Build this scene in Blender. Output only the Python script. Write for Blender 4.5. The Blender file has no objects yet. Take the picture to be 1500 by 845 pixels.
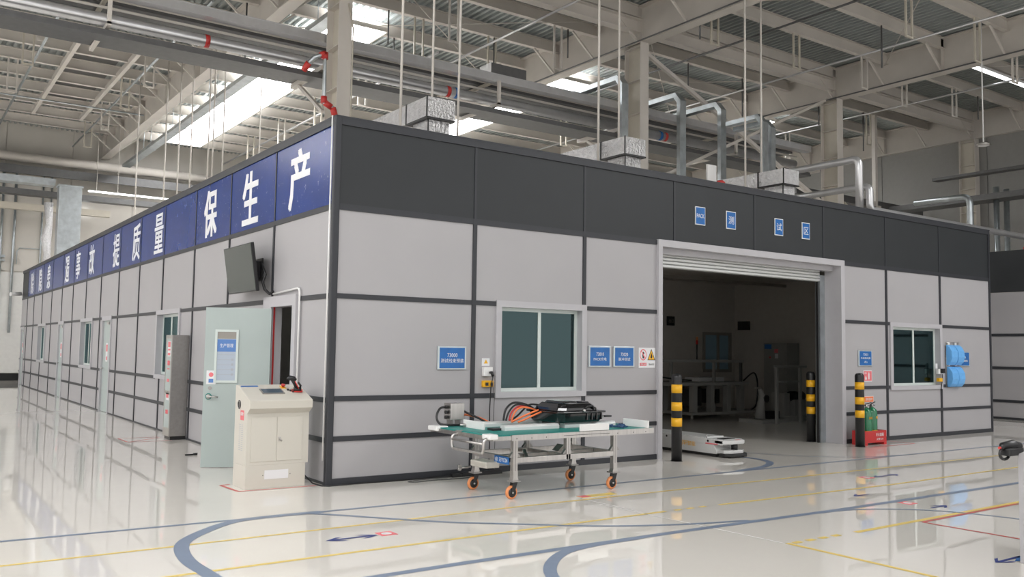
import bpy, bmesh, math, random
from mathutils import Vector, Matrix
random.seed(7)
S = bpy.context.scene
COL = S.collection
PI = math.pi

# ------------------------------------------------------------------ camera, world, exposure
cam_d = bpy.data.cameras.new('camera')
cam_d.sensor_width = 36.0
cam_d.lens = 1297.913 / 1500 * 36.0
cam_d.clip_end = 200
cam_o = bpy.data.objects.new('camera', cam_d)
COL.objects.link(cam_o)
CY, CP, CR = 0.95703, 0.0690, 0.014846
def _set_cam():
    fw = Vector((math.cos(CY) * math.cos(CP), math.sin(CY) * math.cos(CP), math.sin(CP)))
    r = Vector((math.sin(CY), -math.cos(CY), 0))
    u = r.cross(fw)
    r2 = r * math.cos(CR) + u * math.sin(CR)
    u2 = -r * math.sin(CR) + u * math.cos(CR)
    m = Matrix((r2, u2, -fw)).transposed().to_4x4()
    m.translation = Vector((-4.254, -9.700, 1.60))
    cam_o.matrix_world = m
_set_cam()
S.camera = cam_o

w = bpy.data.worlds.new('daylight')
S.world = w
w.use_nodes = True
bg = w.node_tree.nodes['Background']
bg.inputs[0].default_value = (1.0, 0.985, 0.975, 1)
bg.inputs[1].default_value = 1.0
S.view_settings.view_transform = 'Standard'
S.view_settings.look = 'None'
S.view_settings.gamma = 1
S.view_settings.use_curve_mapping = False
S.view_settings.exposure = 0.35

# ------------------------------------------------------------------ materials
def mat(name, col, rough=0.5, metal=0.0, noise=0.0, nscale=8.0, bump=0.0, bscale=60.0, spec=None, emit=None, estr=0.0, coat=0.0, stretch=None):
    m = bpy.data.materials.new(name)
    m.use_nodes = True
    nt = m.node_tree
    b = nt.nodes['Principled BSDF']
    b.inputs['Base Color'].default_value = (*col, 1)
    b.inputs['Roughness'].default_value = rough
    b.inputs['Metallic'].default_value = metal
    if spec is not None: b.inputs['Specular IOR Level'].default_value = spec
    if coat: b.inputs['Coat Weight'].default_value = coat; b.inputs['Coat Roughness'].default_value = 0.05
    if emit:
        b.inputs['Emission Color'].default_value = (*emit, 1)
        b.inputs['Emission Strength'].default_value = estr
    geo = nt.nodes.new('ShaderNodeNewGeometry')
    vec = geo.outputs['Position']
    if stretch:
        mp = nt.nodes.new('ShaderNodeMapping'); mp.inputs['Scale'].default_value = stretch
        nt.links.new(vec, mp.inputs['Vector']); vec = mp.outputs['Vector']
    if noise > 0:
        n = nt.nodes.new('ShaderNodeTexNoise'); n.inputs['Scale'].default_value = nscale; n.inputs['Detail'].default_value = 4
        nt.links.new(vec, n.inputs['Vector'])
        mr = nt.nodes.new('ShaderNodeMapRange'); mr.inputs[1].default_value = .3; mr.inputs[2].default_value = .7
        mr.inputs[3].default_value = 1 - noise; mr.inputs[4].default_value = 1 + noise
        nt.links.new(n.outputs['Fac'], mr.inputs[0])
        mx = nt.nodes.new('ShaderNodeVectorMath'); mx.operation = 'SCALE'; mx.inputs[0].default_value = col
        nt.links.new(mr.outputs[0], mx.inputs['Scale'])
        nt.links.new(mx.outputs[0], b.inputs['Base Color'])
    if bump > 0:
        n = nt.nodes.new('ShaderNodeTexNoise'); n.inputs['Scale'].default_value = bscale; n.inputs['Detail'].default_value = 3
        nt.links.new(vec, n.inputs['Vector'])
        bp = nt.nodes.new('ShaderNodeBump'); bp.inputs['Strength'].default_value = bump; bp.inputs['Distance'].default_value = 0.01
        nt.links.new(n.outputs['Fac'], bp.inputs['Height'])
        nt.links.new(bp.outputs[0], b.inputs['Normal'])
    return m

def glass_mat(name, tint, refl=0.12):
    m = bpy.data.materials.new(name); m.use_nodes = True
    nt = m.node_tree; nt.nodes.clear()
    out = nt.nodes.new('ShaderNodeOutputMaterial'); mix = nt.nodes.new('ShaderNodeMixShader')
    tr = nt.nodes.new('ShaderNodeBsdfTransparent'); tr.inputs[0].default_value = (*tint, 1)
    gl = nt.nodes.new('ShaderNodeBsdfGlossy'); gl.inputs['Roughness'].default_value = 0.03; gl.inputs[0].default_value = (.55, .78, .80, 1)
    lw = nt.nodes.new('ShaderNodeLayerWeight'); lw.inputs[0].default_value = 0.25
    mr = nt.nodes.new('ShaderNodeMapRange'); mr.inputs[3].default_value = refl; mr.inputs[4].default_value = 0.8
    nt.links.new(lw.outputs['Fresnel'], mr.inputs[0]); nt.links.new(mr.outputs[0], mix.inputs[0])
    nt.links.new(tr.outputs[0], mix.inputs[1]); nt.links.new(gl.outputs[0], mix.inputs[2]); nt.links.new(mix.outputs[0], out.inputs[0])
    return m

M = {}
M['panel'] = mat('painted_panel', (.395, .384, .395), .42, noise=.02, nscale=1.2, bump=.04, bscale=90)
M['core'] = mat('inner_panel', (.56, .53, .49), .6, noise=.03)
M['dark'] = mat('charcoal_panel', (.020, .023, .026), .5, noise=.06, nscale=2, bump=.04, bscale=80)
M['batten'] = mat('charcoal_profile', (.028, .030, .036), .45, noise=.05)
M['blue'] = mat('blue_vinyl', (.007, .036, .21), .24, noise=.10, nscale=1.5, spec=.3)
M['white'] = mat('white_vinyl', (.82, .82, .84), .4)
M['frame'] = mat('grey_frame', (.47, .46, .48), .4, noise=.02)
M['sash'] = mat('pale_sash', (.62, .68, .65), .35)
M['glass'] = glass_mat('window_glass', (.20, .34, .36), .07)
M['door'] = mat('door_leaf_paint', (.41, .47, .455), .35, noise=.03, nscale=2)
M['steel'] = mat('stainless_steel', (.52, .50, .48), .28, metal=1, noise=.08, nscale=30, stretch=(1, 1, .05))
M['steeld'] = mat('brushed_steel', (.36, .345, .33), .4, metal=.8, noise=.06, nscale=20)
M['galv'] = mat('galvanised', (.50, .54, .56), .34, metal=.85, noise=.14, nscale=5)
M['pipe'] = mat('clad_pipe', (.62, .62, .63), .30, metal=.7, noise=.06, nscale=4)
M['cream'] = mat('cream_steel', (.63, .59, .54), .5, noise=.05, nscale=1.5)
M['creamd'] = mat('cream_steel_dark', (.55, .51, .43), .55, noise=.07, nscale=1.5)  # darker cream; on the column webs it imitates shade
M['deck'] = mat('roof_deck', (.36, .39, .385), .35, metal=.3, noise=.07, nscale=3)
M['tray'] = mat('grey_tray', (.13, .13, .13), .45, metal=.4, noise=.08)
M['black'] = mat('black_plastic', (.012, .012, .013), .35)
M['blackg'] = mat('black_gloss', (.008, .008, .009), .10, coat=.6, bump=.06, bscale=25)
M['rubber'] = mat('rubber', (.02, .02, .02), .6)
M['yellow'] = mat('reflective_yellow', (.83, .43, .012), .35, noise=.03, nscale=20)
M['orange'] = mat('orange_tyre', (.74, .27, .10), .4)
M['orangec'] = mat('orange_cable', (.85, .20, .06), .4)
M['red'] = mat('red_paint', (.50, .03, .03), .35, noise=.05)
M['redc'] = mat('red_fitting', (.55, .04, .035), .4)
M['green'] = mat('green_cylinder', (.01, .17, .07), .2, coat=.5, noise=.03)
M['mat_green'] = mat('green_bench_mat', (.012, .23, .20), .45, noise=.05)
M['plast'] = mat('white_plastic', (.80, .795, .78), .35)
M['alu'] = mat('aluminium', (.74, .75, .74), .35, metal=.35)
M['console'] = mat('console_paint', (.60, .57, .505), .38, noise=.015, nscale=2)
M['signb'] = mat('sign_blue', (.010, .125, .40), .3, noise=.10, nscale=9)
M['paper'] = mat('paper', (.75, .75, .76), .5)
M['pink'] = mat('red_print', (.75, .18, .20), .5)
M['blueprint'] = mat('blue_print', (.10, .22, .52), .5)
M['grime'] = mat('grey_print', (.40, .42, .46), .5)
M['bag'] = mat('blue_cover_fabric', (.14, .42, .82), .5, noise=.06, nscale=14)
M['screen'] = mat('screen_glass', (.035, .045, .04), .18)
M['lcd'] = mat('lcd', (.06, .09, .12), .15)
M['wallb'] = mat('hall_wall_panel', (.58, .55, .50), .6, noise=.05, nscale=.7)
M['wallw'] = mat('hall_wall_low', (.68, .67, .64), .6, noise=.03)
M['wallg'] = mat('hall_wall_grey', (.29, .285, .27), .6, noise=.03)
M['foil'] = mat('foil_wrap', (.80, .79, .80), .30, metal=.95, noise=.10, nscale=12, bump=1.0, bscale=28)
M['tapeb'] = mat('floor_blue_tape', (.20, .25, .34), .35, noise=.04)
M['tapey'] = mat('floor_yellow_tape', (.80, .60, .16), .35, noise=.06)
M['taper'] = mat('floor_red_tape', (.60, .10, .09), .35, noise=.05)
M['tapew'] = mat('floor_white_tape', (.80, .79, .77), .3)
M['tapen'] = mat('floor_navy', (.018, .04, .22), .35)
M['agv'] = mat('cart_silver', (.62, .62, .61), .35, noise=.02)
M['lamp'] = mat('lamp_lit', (1, 1, 1), .5, emit=(.95, .98, 1), estr=4)
M['sky'] = mat('skylight_sheet', (.9, .9, .9), .5, emit=(.99, .99, 1), estr=12.0)
M['film'] = mat('frosted_glow_film', (.30, .46, .56), .5)  # opaque pane; its pale blue stands in for the glow behind
M['notice'] = mat('notice_film', (.42, .48, .56), .3)
M['wood'] = mat('fixture_grey', (.30, .28, .25), .5)
M['bagdark'] = mat('navy_cloth', (.02, .07, .17), .5, noise=.4, nscale=40)

M['foil'].node_tree.nodes['Bump'].inputs['Distance'].default_value = .05
def floor_mat():
    m = bpy.data.materials.new('epoxy_floor'); m.use_nodes = True
    nt = m.node_tree; b = nt.nodes['Principled BSDF']
    geo = nt.nodes.new('ShaderNodeNewGeometry')
    n = nt.nodes.new('ShaderNodeTexNoise'); n.inputs['Scale'].default_value = .5; n.inputs['Detail'].default_value = 5
    nt.links.new(geo.outputs['Position'], n.inputs['Vector'])
    cr = nt.nodes.new('ShaderNodeValToRGB')
    cr.color_ramp.elements[0].position = .3; cr.color_ramp.elements[0].color = (.74, .705, .65, 1)
    cr.color_ramp.elements[1].position = .7; cr.color_ramp.elements[1].color = (.78, .745, .69, 1)
    nt.links.new(n.outputs['Fac'], cr.inputs[0]); nt.links.new(cr.outputs[0], b.inputs['Base Color'])
    b.inputs['Roughness'].default_value = .018
    b.inputs['IOR'].default_value = 1.58
    n2 = nt.nodes.new('ShaderNodeTexNoise'); n2.inputs['Scale'].default_value = 2.2; n2.inputs['Detail'].default_value = 2
    nt.links.new(geo.outputs['Position'], n2.inputs['Vector'])
    bp = nt.nodes.new('ShaderNodeBump'); bp.inputs['Strength'].default_value = .07; bp.inputs['Distance'].default_value = .012
    nt.links.new(n2.outputs['Fac'], bp.inputs['Height']); nt.links.new(bp.outputs[0], b.inputs['Normal'])
    return m
M['floor'] = floor_mat()

# ------------------------------------------------------------------ mesh helpers
def sp3(p, k=5):
    out = []
    for i in range(len(p)-1):
        p0 = Vector(p[max(0, i-1)]); p1 = Vector(p[i]); p2 = Vector(p[i+1]); p3 = Vector(p[min(len(p)-1, i+2)])
        for j in range(k):
            s_ = j/k; out.append(.5*((2*p1)+(-p0+p2)*s_+(2*p0-5*p1+4*p2-p3)*s_*s_+(-p0+3*p1-3*p2+p3)*s_**3))
    out.append(Vector(p[-1])); return out

class MB:
    def __init__(s): s.v = []; s.f = []; s.sm = []
    def add(s, vs, fs, smooth=False):
        k = len(s.v); s.v += [tuple(v) for v in vs]; s.f += [tuple(i + k for i in f) for f in fs]; s.sm += [smooth] * len(fs)
        return s
    def box(s, x0, x1, y0, y1, z0, z1):
        vs = [(x, y, z) for z in (z0, z1) for y in (y0, y1) for x in (x0, x1)]
        return s.add(vs, [(0, 2, 3, 1), (4, 5, 7, 6), (0, 1, 5, 4), (2, 6, 7, 3), (0, 4, 6, 2), (1, 3, 7, 5)])
    def cbox(s, c, d): return s.box(c[0]-d[0]/2, c[0]+d[0]/2, c[1]-d[1]/2, c[1]+d[1]/2, c[2]-d[2]/2, c[2]+d[2]/2)
    def prism(s, pts, axis, a, b):
        """2D outline extruded along axis ('x': pts are (y,z); 'y': (x,z); 'z': (x,y))"""
        def mk(p, t): return {'x': (t, p[0], p[1]), 'y': (p[0], t, p[1]), 'z': (p[0], p[1], t)}[axis]
        n = len(pts)
        vs = [mk(p, a) for p in pts] + [mk(p, b) for p in pts]
        fs = [tuple(range(n)), tuple(range(2*n-1, n-1, -1))] + [(i, i+n, (i+1) % n + n, (i+1) % n) for i in range(n)]
        return s.add(vs, fs)
    def tube(s, pts, r, n=8, cap=True):
        pts = [Vector(p) for p in pts]
        rings = []; up = None
        for i, p in enumerate(pts):
            if i == 0: d = pts[1] - p
            elif i == len(pts)-1: d = p - pts[i-1]
            else: d = (pts[i+1]-p).normalized() + (p-pts[i-1]).normalized()
            if d.length < 1e-9: d = pts[i]-pts[i-1]
            d.normalize()
            if up is None: up = Vector((0, 0, 1)) if abs(d.z) < .9 else Vector((1, 0, 0))
            a = up - d * up.dot(d)
            if a.length < 1e-4: a = Vector((1, 0, 0)) - d * d.x
            a.normalize(); b = d.cross(a); up = a
            rr = r[i] if isinstance(r, (list, tuple)) else r
            k = 1.0
            if 0 < i < len(pts)-1:
                c = max(.5, abs(d.dot((pts[i+1]-p).normalized()))); k = 1/c
            rings.append([p + (a*math.cos(t)+b*math.sin(t))*rr*(1 if k == 1 else min(k, 1.15)) for t in [2*PI*j/n for j in range(n)]])
        vs = [v for ring in rings for v in ring]; fs = []
        for i in range(len(pts)-1):
            for j in range(n): fs.append((i*n+j, i*n+(j+1) % n, (i+1)*n+(j+1) % n, (i+1)*n+j))
        s.add(vs, fs, True)
        if cap:
            k = len(s.v)-len(vs)
            s.f += [tuple(k+j for j in range(n-1, -1, -1)), tuple(k+(len(pts)-1)*n+j for j in range(n))]; s.sm += [False, False]
        return s
    def cyl(s, c, r, z0, z1, n=24): return s.tube([(c[0], c[1], z0), (c[0], c[1], z1)], r, n)
    def lathe(s, c, prof, n=24, axis='z'):
        vs = []; fs = []
        for r, z in prof:
            for j in range(n):
                t = 2*PI*j/n; a, b = r*math.cos(t), r*math.sin(t)
                vs.append({'z': (c[0]+a, c[1]+b, c[2]+z), 'y': (c[0]+a, c[1]+z, c[2]+b), 'x': (c[0]+z, c[1]+a, c[2]+b)}[axis])
        m = len(prof)
        for i in range(m-1):
            for j in range(n): fs.append((i*n+j, i*n+(j+1) % n, (i+1)*n+(j+1) % n, (i+1)*n+j))
        s.add(vs, fs, True)
        k = len(s.v)-len(vs)
        s.f += [tuple(k+j for j in range(n-1, -1, -1)), tuple(k+(m-1)*n+j for j in range(n))]; s.sm += [False, False]
        return s
    def beam(s, p0, p1, w, h):
        p0 = Vector(p0); p1 = Vector(p1); d = (p1-p0).normalized()
        up = Vector((0, 0, 1)) if abs(d.z) < .95 else Vector((0, 1, 0))
        a = d.cross(up).normalized(); b = a.cross(d).normalized()
        vs = [p+a*sx*w/2+b*sz*h/2 for p in (p0, p1) for sx, sz in ((-1, -1), (1, -1), (1, 1), (-1, 1))]
        return s.add(vs, [(0, 1, 2, 3), (7, 6, 5, 4), (0, 4, 5, 1), (1, 5, 6, 2), (2, 6, 7, 3), (3, 7, 4, 0)])
    def mesh(s, name, m):
        me = bpy.data.meshes.new(name); me.from_pydata(s.v, [], s.f)
        me.polygons.foreach_set('use_smooth', s.sm)
        bm = bmesh.new(); bm.from_mesh(me); bmesh.ops.recalc_face_normals(bm, faces=bm.faces); bm.to_mesh(me); bm.free()
        me.materials.append(m if not isinstance(m, str) else M[m]); me.update()
        return me

def link(name, me, parent=None, label=None):
    o = bpy.data.objects.new(name, me); COL.objects.link(o)
    if parent: o.parent = parent
    if label: o['label'] = label
    return o
def part(name, mb, m, parent, label=None, bevel=0):
    o = link(name, mb.mesh(name, m), parent, label)
    if bevel:
        b = o.modifiers.new('bevel', 'BEVEL'); b.width = bevel; b.segments = 2; b.limit_method = 'ANGLE'; b.angle_limit = .6
    return o
def tag(o, label, cat, group=None, kind=None):
    if label: o['label'] = label
    if cat: o['category'] = cat
    if group: o['group'] = group
    if kind: o['kind'] = kind
    return o
def thing(name, label, cat, loc=(0, 0, 0), rz=0, group=None):
    o = bpy.data.objects.new(name, None); COL.objects.link(o); o.empty_display_size = .1
    o.location = loc; o.rotation_euler = (0, 0, rz)
    return tag(o, label, cat, group)
def solo(name, mb, m, label, cat, group=None, bevel=0, loc=(0, 0, 0)):
    o = part(name, mb, m, None, None, bevel); o.location = loc
    return tag(o, label, cat, group)
def setting(name, mb=None, m=None, label=None):
    if mb is None:
        o = bpy.data.objects.new(name, None); COL.objects.link(o)
    else: o = part(name, mb, m, None)
    o['kind'] = 'structure'
    if label: o['label'] = label
    return o

def scratch(m, lo=.67, hi=.73, col=(.35, .42, .66)):
    nt = m.node_tree; b = nt.nodes['Principled BSDF']; src = b.inputs['Base Color'].links[0].from_socket
    geo = nt.nodes.new('ShaderNodeNewGeometry'); mp = nt.nodes.new('ShaderNodeMapping'); mp.inputs['Scale'].default_value = (1, 9, 5); mp.inputs['Rotation'].default_value = (.7, 0, 0)
    n = nt.nodes.new('ShaderNodeTexNoise'); n.inputs['Scale'].default_value = 2.2; n.inputs['Detail'].default_value = 6; n.inputs['Distortion'].default_value = 1.5
    mr = nt.nodes.new('ShaderNodeMapRange'); mr.inputs[1].default_value = lo; mr.inputs[2].default_value = hi
    mx = nt.nodes.new('ShaderNodeMix'); mx.data_type = 'RGBA'; mx.inputs[7].default_value = (*col, 1)
    nt.links.new(geo.outputs['Position'], mp.inputs[0]); nt.links.new(mp.outputs[0], n.inputs['Vector']); nt.links.new(n.outputs['Fac'], mr.inputs[0])
    nt.links.new(mr.outputs[0], mx.inputs[0]); nt.links.new(src, mx.inputs[6]); nt.links.new(mx.outputs[2], b.inputs['Base Color'])
scratch(M['blue'])

def text(body, w, h, m, parent, origin, facing='front', name='lettering', label=None, bold=0.0, ext=.002):
    c = bpy.data.curves.new('t', 'FONT'); c.body = body; c.align_x = 'CENTER'; c.offset = 0; c.resolution_u = 2; c.extrude = 0.0005
    t = bpy.data.objects.new('t', c); COL.objects.link(t)
    dg = bpy.context.evaluated_depsgraph_get()
    me = bpy.data.meshes.new_from_object(t.evaluated_get(dg))
    bpy.data.objects.remove(t); bpy.data.curves.remove(c)
    xs = [v.co.x for v in me.vertices]; ys = [v.co.y for v in me.vertices]
    if not xs: return None
    cx, cy = (max(xs)+min(xs))/2, (max(ys)+min(ys))/2
    sx, sy = w/max(1e-6, max(xs)-min(xs)), h/max(1e-6, max(ys)-min(ys))
    R = {'front': Matrix(((1, 0, 0), (0, 0, -1), (0, 1, 0))), 'left': Matrix(((0, 0, -1), (-1, 0, 0), (0, 1, 0))),
         'up': Matrix.Identity(3), 'rot': Matrix(((0, -1, 0), (1, 0, 0), (0, 0, 1)))}[facing] if isinstance(facing, str) else facing
    for v in me.vertices:
        v.co = R @ Vector(((v.co.x-cx)*sx, (v.co.y-cy)*sy, ext if v.co.z > 0 else 0)) + Vector(origin)
    if bold:
        ra, ub = R @ Vector((1, 0, 0)), R @ Vector((0, 1, 0))
        vs = [v.co.copy() for v in me.vertices]; fs = [tuple(p.vertices) for p in me.polygons]; mb = MB()
        for k, (a, b) in enumerate(((0, 0), (bold, bold*.6), (-bold, bold*.6), (bold, -bold*.6), (-bold, -bold*.6))):
            nn = (R @ Vector((0, 0, 1))) * (k * .0002)
            mb.add([tuple(v + ra*a + ub*b + nn) for v in vs], fs)
        me = bpy.data.meshes.new(name); me.from_pydata(mb.v, [], mb.f)
    me.materials.clear(); me.materials.append(M[m])
    return link(name, me, parent, label)

def sub_rects(cell, holes):
    rects = [cell]
    for h in holes:
        new = []
        for r in rects:
            a0, a1, b0, b1 = r
            if h[0] >= a1-1e-4 or h[1] <= a0+1e-4 or h[2] >= b1-1e-4 or h[3] <= b0+1e-4: new.append(r); continue
            if h[0] > a0: new.append((a0, h[0], b0, b1))
            if h[1] < a1: new.append((h[1], a1, b0, b1))
            m0, m1 = max(a0, h[0]), min(a1, h[1])
            if h[3] < b1: new.append((m0, m1, h[3], b1))
            if h[2] > b0: new.append((m0, m1, b0, h[2]))
        rects = new
    return [r for r in rects if r[1]-r[0] > .02 and r[3]-r[2] > .02]

# ------------------------------------------------------------------ hall floor with markings
floor = setting('floor', MB().box(-26, 30, -24, 33.2, -.1, 0), 'floor', 'glossy cream epoxy floor of the hall')
def stroke(pts, wid, m, z=.0015, label=None, closed=False):
    P = [Vector((p[0], p[1])) for p in pts]; mb = MB(); vs = []
    n = len(P)
    for i, p in enumerate(P):
        if i == 0: d = P[1]-p
        elif i == n-1: d = p-P[i-1]
        else: d = (P[i+1]-p).normalized()+(p-P[i-1]).normalized()
        d.normalize(); nn = Vector((-d.y, d.x))*wid/2
        vs += [(p.x+nn.x, p.y+nn.y, z), (p.x-nn.x, p.y-nn.y, z)]
    mb.add(vs, [(2*i, 2*i+1, 2*i+3, 2*i+2) for i in range(n-1)])
    return part('floor_line', mb, m, floor, label)
def smooth_pts(pts, k=6):
    out = []
    for i in range(len(pts)-1):
        p0 = Vector(pts[max(0, i-1)]); p1 = Vector(pts[i]); p2 = Vector(pts[i+1]); p3 = Vector(pts[min(len(pts)-1, i+2)])
        for j in range(k):
            t = j/k
            out.append(.5*((2*p1)+(-p0+p2)*t+(2*p0-5*p1+4*p2-p3)*t*t+(-p0+3*p1-3*p2+p3)*t**3))
    out.append(Vector(pts[-1])); return out
stroke([(-9, -1.36), (-3.4, -1.42), (-.87, -1.50), (4.2, -1.54), (16, -1.60)], .06, 'tapeb')
stroke(smooth_pts([(-.87, -1.50), (-.618, -1.76), (.013, -2.50), (.551, -2.95), (1.2, -3.45), (1.904, -3.78), (2.6, -3.97)]), .06, 'tapeb', .0018)
stroke([(-1.6, -4.0), (-.6, -3.98), (1.67, -4.0), (3.9, -4.07), (14, -4.12)], .085, 'tapeb', .0021)
stroke(smooth_pts([(3.5, -4.08), (4.0, -4.14), (4.5, -4.40), (4.83, -4.79), (5.02, -5.34), (5.1, -6.0)]), .05, 'tapeb', .0018)
stroke(smooth_pts([(-.70, -1.50), (-1.2, -1.49), (-1.55, -1.54), (-1.86, -1.78), (-2.2, -2.22), (-2.33, -2.8), (-2.32, -3.4), (-2.3, -4.2)]), .115, 'tapeb', .0024)
stroke(smooth_pts([(1.1, -4.0), (.55, -4.02), (.15, -4.15), (-.25, -4.55), (-.45, -5.1), (-.5, -5.8)]), .10, 'tapeb', .0024)
stroke(smooth_pts([(6.62, -.42), (6.66, -.75), (6.5, -1.1), (6.05, -1.38), (5.3, -1.53)]), .11, 'tapeb', .0024)
stroke(smooth_pts([(6.9, 6.5), (6.95, 3.0), (7.0, 1.2), (7.1, .3), (7.35, -.45), (7.8, -1.05), (8.6, -1.45), (9.4, -1.56)]), .035, 'tapeb', .0024)
stroke([(-9, -2.36), (-2.27, -2.31), (1.07, -2.24), (7.7, -2.34), (12, -2.40)], .045, 'tapey')
stroke([(-9, -3.32), (-1.3, -3.23), (2.25, -3.21)], .05, 'tapey')
for x in (2.42, 2.60, 2.78): stroke([(x-.05, -3.215), (x+.05, -3.215)], .05, 'tapey')
stroke([(3.02, -3.225), (6.1, -3.33), (10.5, -3.27)], .05, 'tapey')
stroke([(3.0, -4.855), (7.6, -4.80)], .06, 'tapey')
for x in (2.18, 2.36, 2.54, 2.72): stroke([(x-.055, -4.845), (x+.055, -4.845)], .06, 'tapey')
stroke([(2.07, -4.82), (2.05, -7.5)], .05, 'tapey')
stroke([(4.0, -4.91), (5.95, -4.87)], .035, 'taper', .0026); stroke([(4.0, -4.91), (4.02, -6.6)], .035, 'taper', .0026); stroke([(5.95, -4.87), (5.9, -6.0)], .035, 'taper', .0026)
stroke([(1.95, -2.55), (2.05, -4.82)], .02, 'tapew'); stroke([(2.0, -2.3), (2.02, -3.1)], .02, 'tapew')
for a, b in (((-1.03, .62), (-1.0, .09)), ((-1.0, .09), (-.10, .07)), ((-1.03, .62), (-.92, .62))): stroke([a, b], .04, 'taper')
for a, b in (((-.95, 6.5), (-.93, 5.85)), ((-.93, 5.85), (-.25, 5.80)), ((-.95, 6.5), (-.30, 6.52)), ((-.93, 5.85), (-.3, 6.4))): stroke([a, b], .03, 'taper')
for a, b in (((9.85, -.62), (11.2, -.60)), ((11.2, -.60), (11.2, -.04))): stroke([a, b], .04, 'taper')
def arrow(pts, m, label):
    part('floor_arrow', MB().add([(x, y, .003) for x, y in pts], [tuple(range(len(pts)))]), m, floor, label)
def double_arrow(x0, x1, y, hw=.075, sw=.018, hl=.12):
    xm = (x0+x1)/2
    mb = MB()
    for (e, s) in ((x0, 1), (x1, -1)):
        mb.add([(e, y, .003), (e+s*hl, y+hw, .003), (e+s*(hl+.06), y+hw, .003), (e+s*(hl*.62), y+sw, .003), (e+s*hl*.62, y-sw, .003), (e+s*(hl+.06), y-hw, .003), (e+s*hl, y-hw, .003)], [(0, 1, 2, 3), (0, 3, 4), (0, 4, 5, 6)])
    mb.add([(x0+hl*.6, y+sw, .003), (x1-hl*.6, y+sw, .003), (x1-hl*.6, y-sw, .003), (x0+hl*.6, y-sw, .003)], [(0, 1, 2, 3)])
    part('floor_arrow', mb, 'tapen', floor, 'navy double-headed arrow on the floor')
double_arrow(-1.20, -.72, -2.745)
double_arrow(6.45, 7.0, -2.83)
def single_arrow(x, y, s, ln=.32):
    mb = MB().add([(x, y, .003), (x+s*.12, y+.07, .003), (x+s*.18, y+.07, .003), (x+s*.075, y+.015, .003), (x+s*ln, y+.015, .003), (x+s*ln, y-.015, .003), (x+s*.075, y-.015, .003), (x+s*.18, y-.07, .003), (x+s*.12, y-.07, .003)],
                  [(0, 1, 2, 3), (3, 4, 5, 6), (0, 3, 6), (0, 6, 7, 8)])
    part('floor_arrow', mb, 'tapen', floor, 'navy arrow on the floor')
single_arrow(4.80, -3.63, 1, .30); single_arrow(5.15, -4.52, -1, .30); single_arrow(2.90, -6.14, 1, .40)
part('floor_arrow', MB().add([(3.08, -6.20, .003), (3.3, -6.12, .003), (3.4, -6.20, .003), (3.3, -6.28, .003)], [(0, 1, 2, 3)]), 'signb', floor)
def marker(x, y, a=.075, ym='pink'):
    mk = part('floor_marker', MB().box(x-a, x+a, y-a, y+a, .0005, .003), ym, floor, 'red square sticker on the floor')
    part('floor_marker_disc', MB().lathe((x, y, .003), [(a*.62, 0), (a*.6, .0008)], 20), 'paper', mk)
marker(-.635, -2.735); marker(6.33, -2.80); marker(4.92, -4.21)
lb = part('floor_marker', MB().box(2.05, 2.55, -2.16, -2.04, .0005, .003), 'tapey', floor, 'yellow and red caution strip on the floor')
part('floor_marker_disc', MB().box(2.05, 2.17, -2.155, -2.045, .003, .004), 'pink', lb)

# ------------------------------------------------------------------ booth (clean room) in the hall
H, ZF, Z2, Z3, Z4 = 4.334, 3.262, 2.205, .999, .532
XS = [0, 1.971, 3.833, 5.638, 7.521, 9.391, 11.325, 13.229, 15.24]
YS = [0, 1.967, 3.889, 5.772, 7.851, 9.782, 11.757, 13.786, 15.756, 17.758, 19.671, 21.682, 23.748, 25.803, 27.583, 29.25]
ROWS = [.02, Z4, Z3, Z2, ZF]
F_OPEN = [(2.32, 3.87, .965, 2.25), (5.26, 9.95, 0, 3.31), (11.42, 13.26, .94, 2.235)]
L_OPEN = [(.98, 2.155, 0, 2.262), (6.50, 8.17, .96, 2.25), (12.35, 13.42, 0, 2.25), (14.62, 16.30, .96, 2.25), (19.05, 20.05, 0, 2.25), (22.65, 24.40, .95, 2.24), (28.05, 29.0, 0, 2.2)]

wall_front = setting('wall_front', label='front wall of the grey panelled booth')
wall_left = setting('wall_left', label='long left wall of the grey panelled booth')
c = MB()
for a in sub_rects((.09, 15.24, 0, 4.25), F_OPEN): c.box(a[0], a[1], .016, .10, a[2], a[3])
part('wall_core', c, 'core', wall_front)
c = MB()
for a in sub_rects((.016, 29.25, 0, 4.25), L_OPEN): c.box(.016, .09, a[0], a[1], a[2], a[3])
part('wall_core', c, 'core', wall_left)
def fpart(nm, a, d0, d1, m, par):
    return part(nm, MB().box(a[0], a[1], d0, d1, a[2], a[3]), m, par)
def lpart(nm, a, d0, d1, m, par):
    return part(nm, MB().box(d0, d1, a[0], a[1], a[2], a[3]), m, par)
for i in range(len(XS)-1):
    for j in range(len(ROWS)-1):
        for a in sub_rects((XS[i]+.004, XS[i+1]-.004, ROWS[j]+.004, ROWS[j+1]-.004), F_OPEN): fpart('panel', a, 0, .015, 'panel', wall_front)
    fpart('frieze_panel', (XS[i]+.004, XS[i+1]-.004, ZF+.004, H-.01), 0, .015, 'dark', wall_front) if not (XS[i] > 3.8 and XS[i] < 9.39) else [fpart('frieze_panel', a, 0, .015, 'dark', wall_front) for a in sub_rects((XS[i]+.004, XS[i+1]-.004, ZF+.004, H-.01), F_OPEN)]
banner = []
for i in range(len(YS)-1):
    for j in range(len(ROWS)-1):
        for a in sub_rects((YS[i]+.004, YS[i+1]-.004, ROWS[j]+.004, ROWS[j+1]-.004), L_OPEN): lpart('panel', a, 0, .015, 'panel', wall_left)
    banner.append(lpart('banner_panel' if i < 14 else 'frieze_panel', (YS[i]+.004, YS[i+1]-.004, ZF+.004, H-.01), -.002, .015, 'blue' if i < 14 else 'dark', wall_left))
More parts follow.
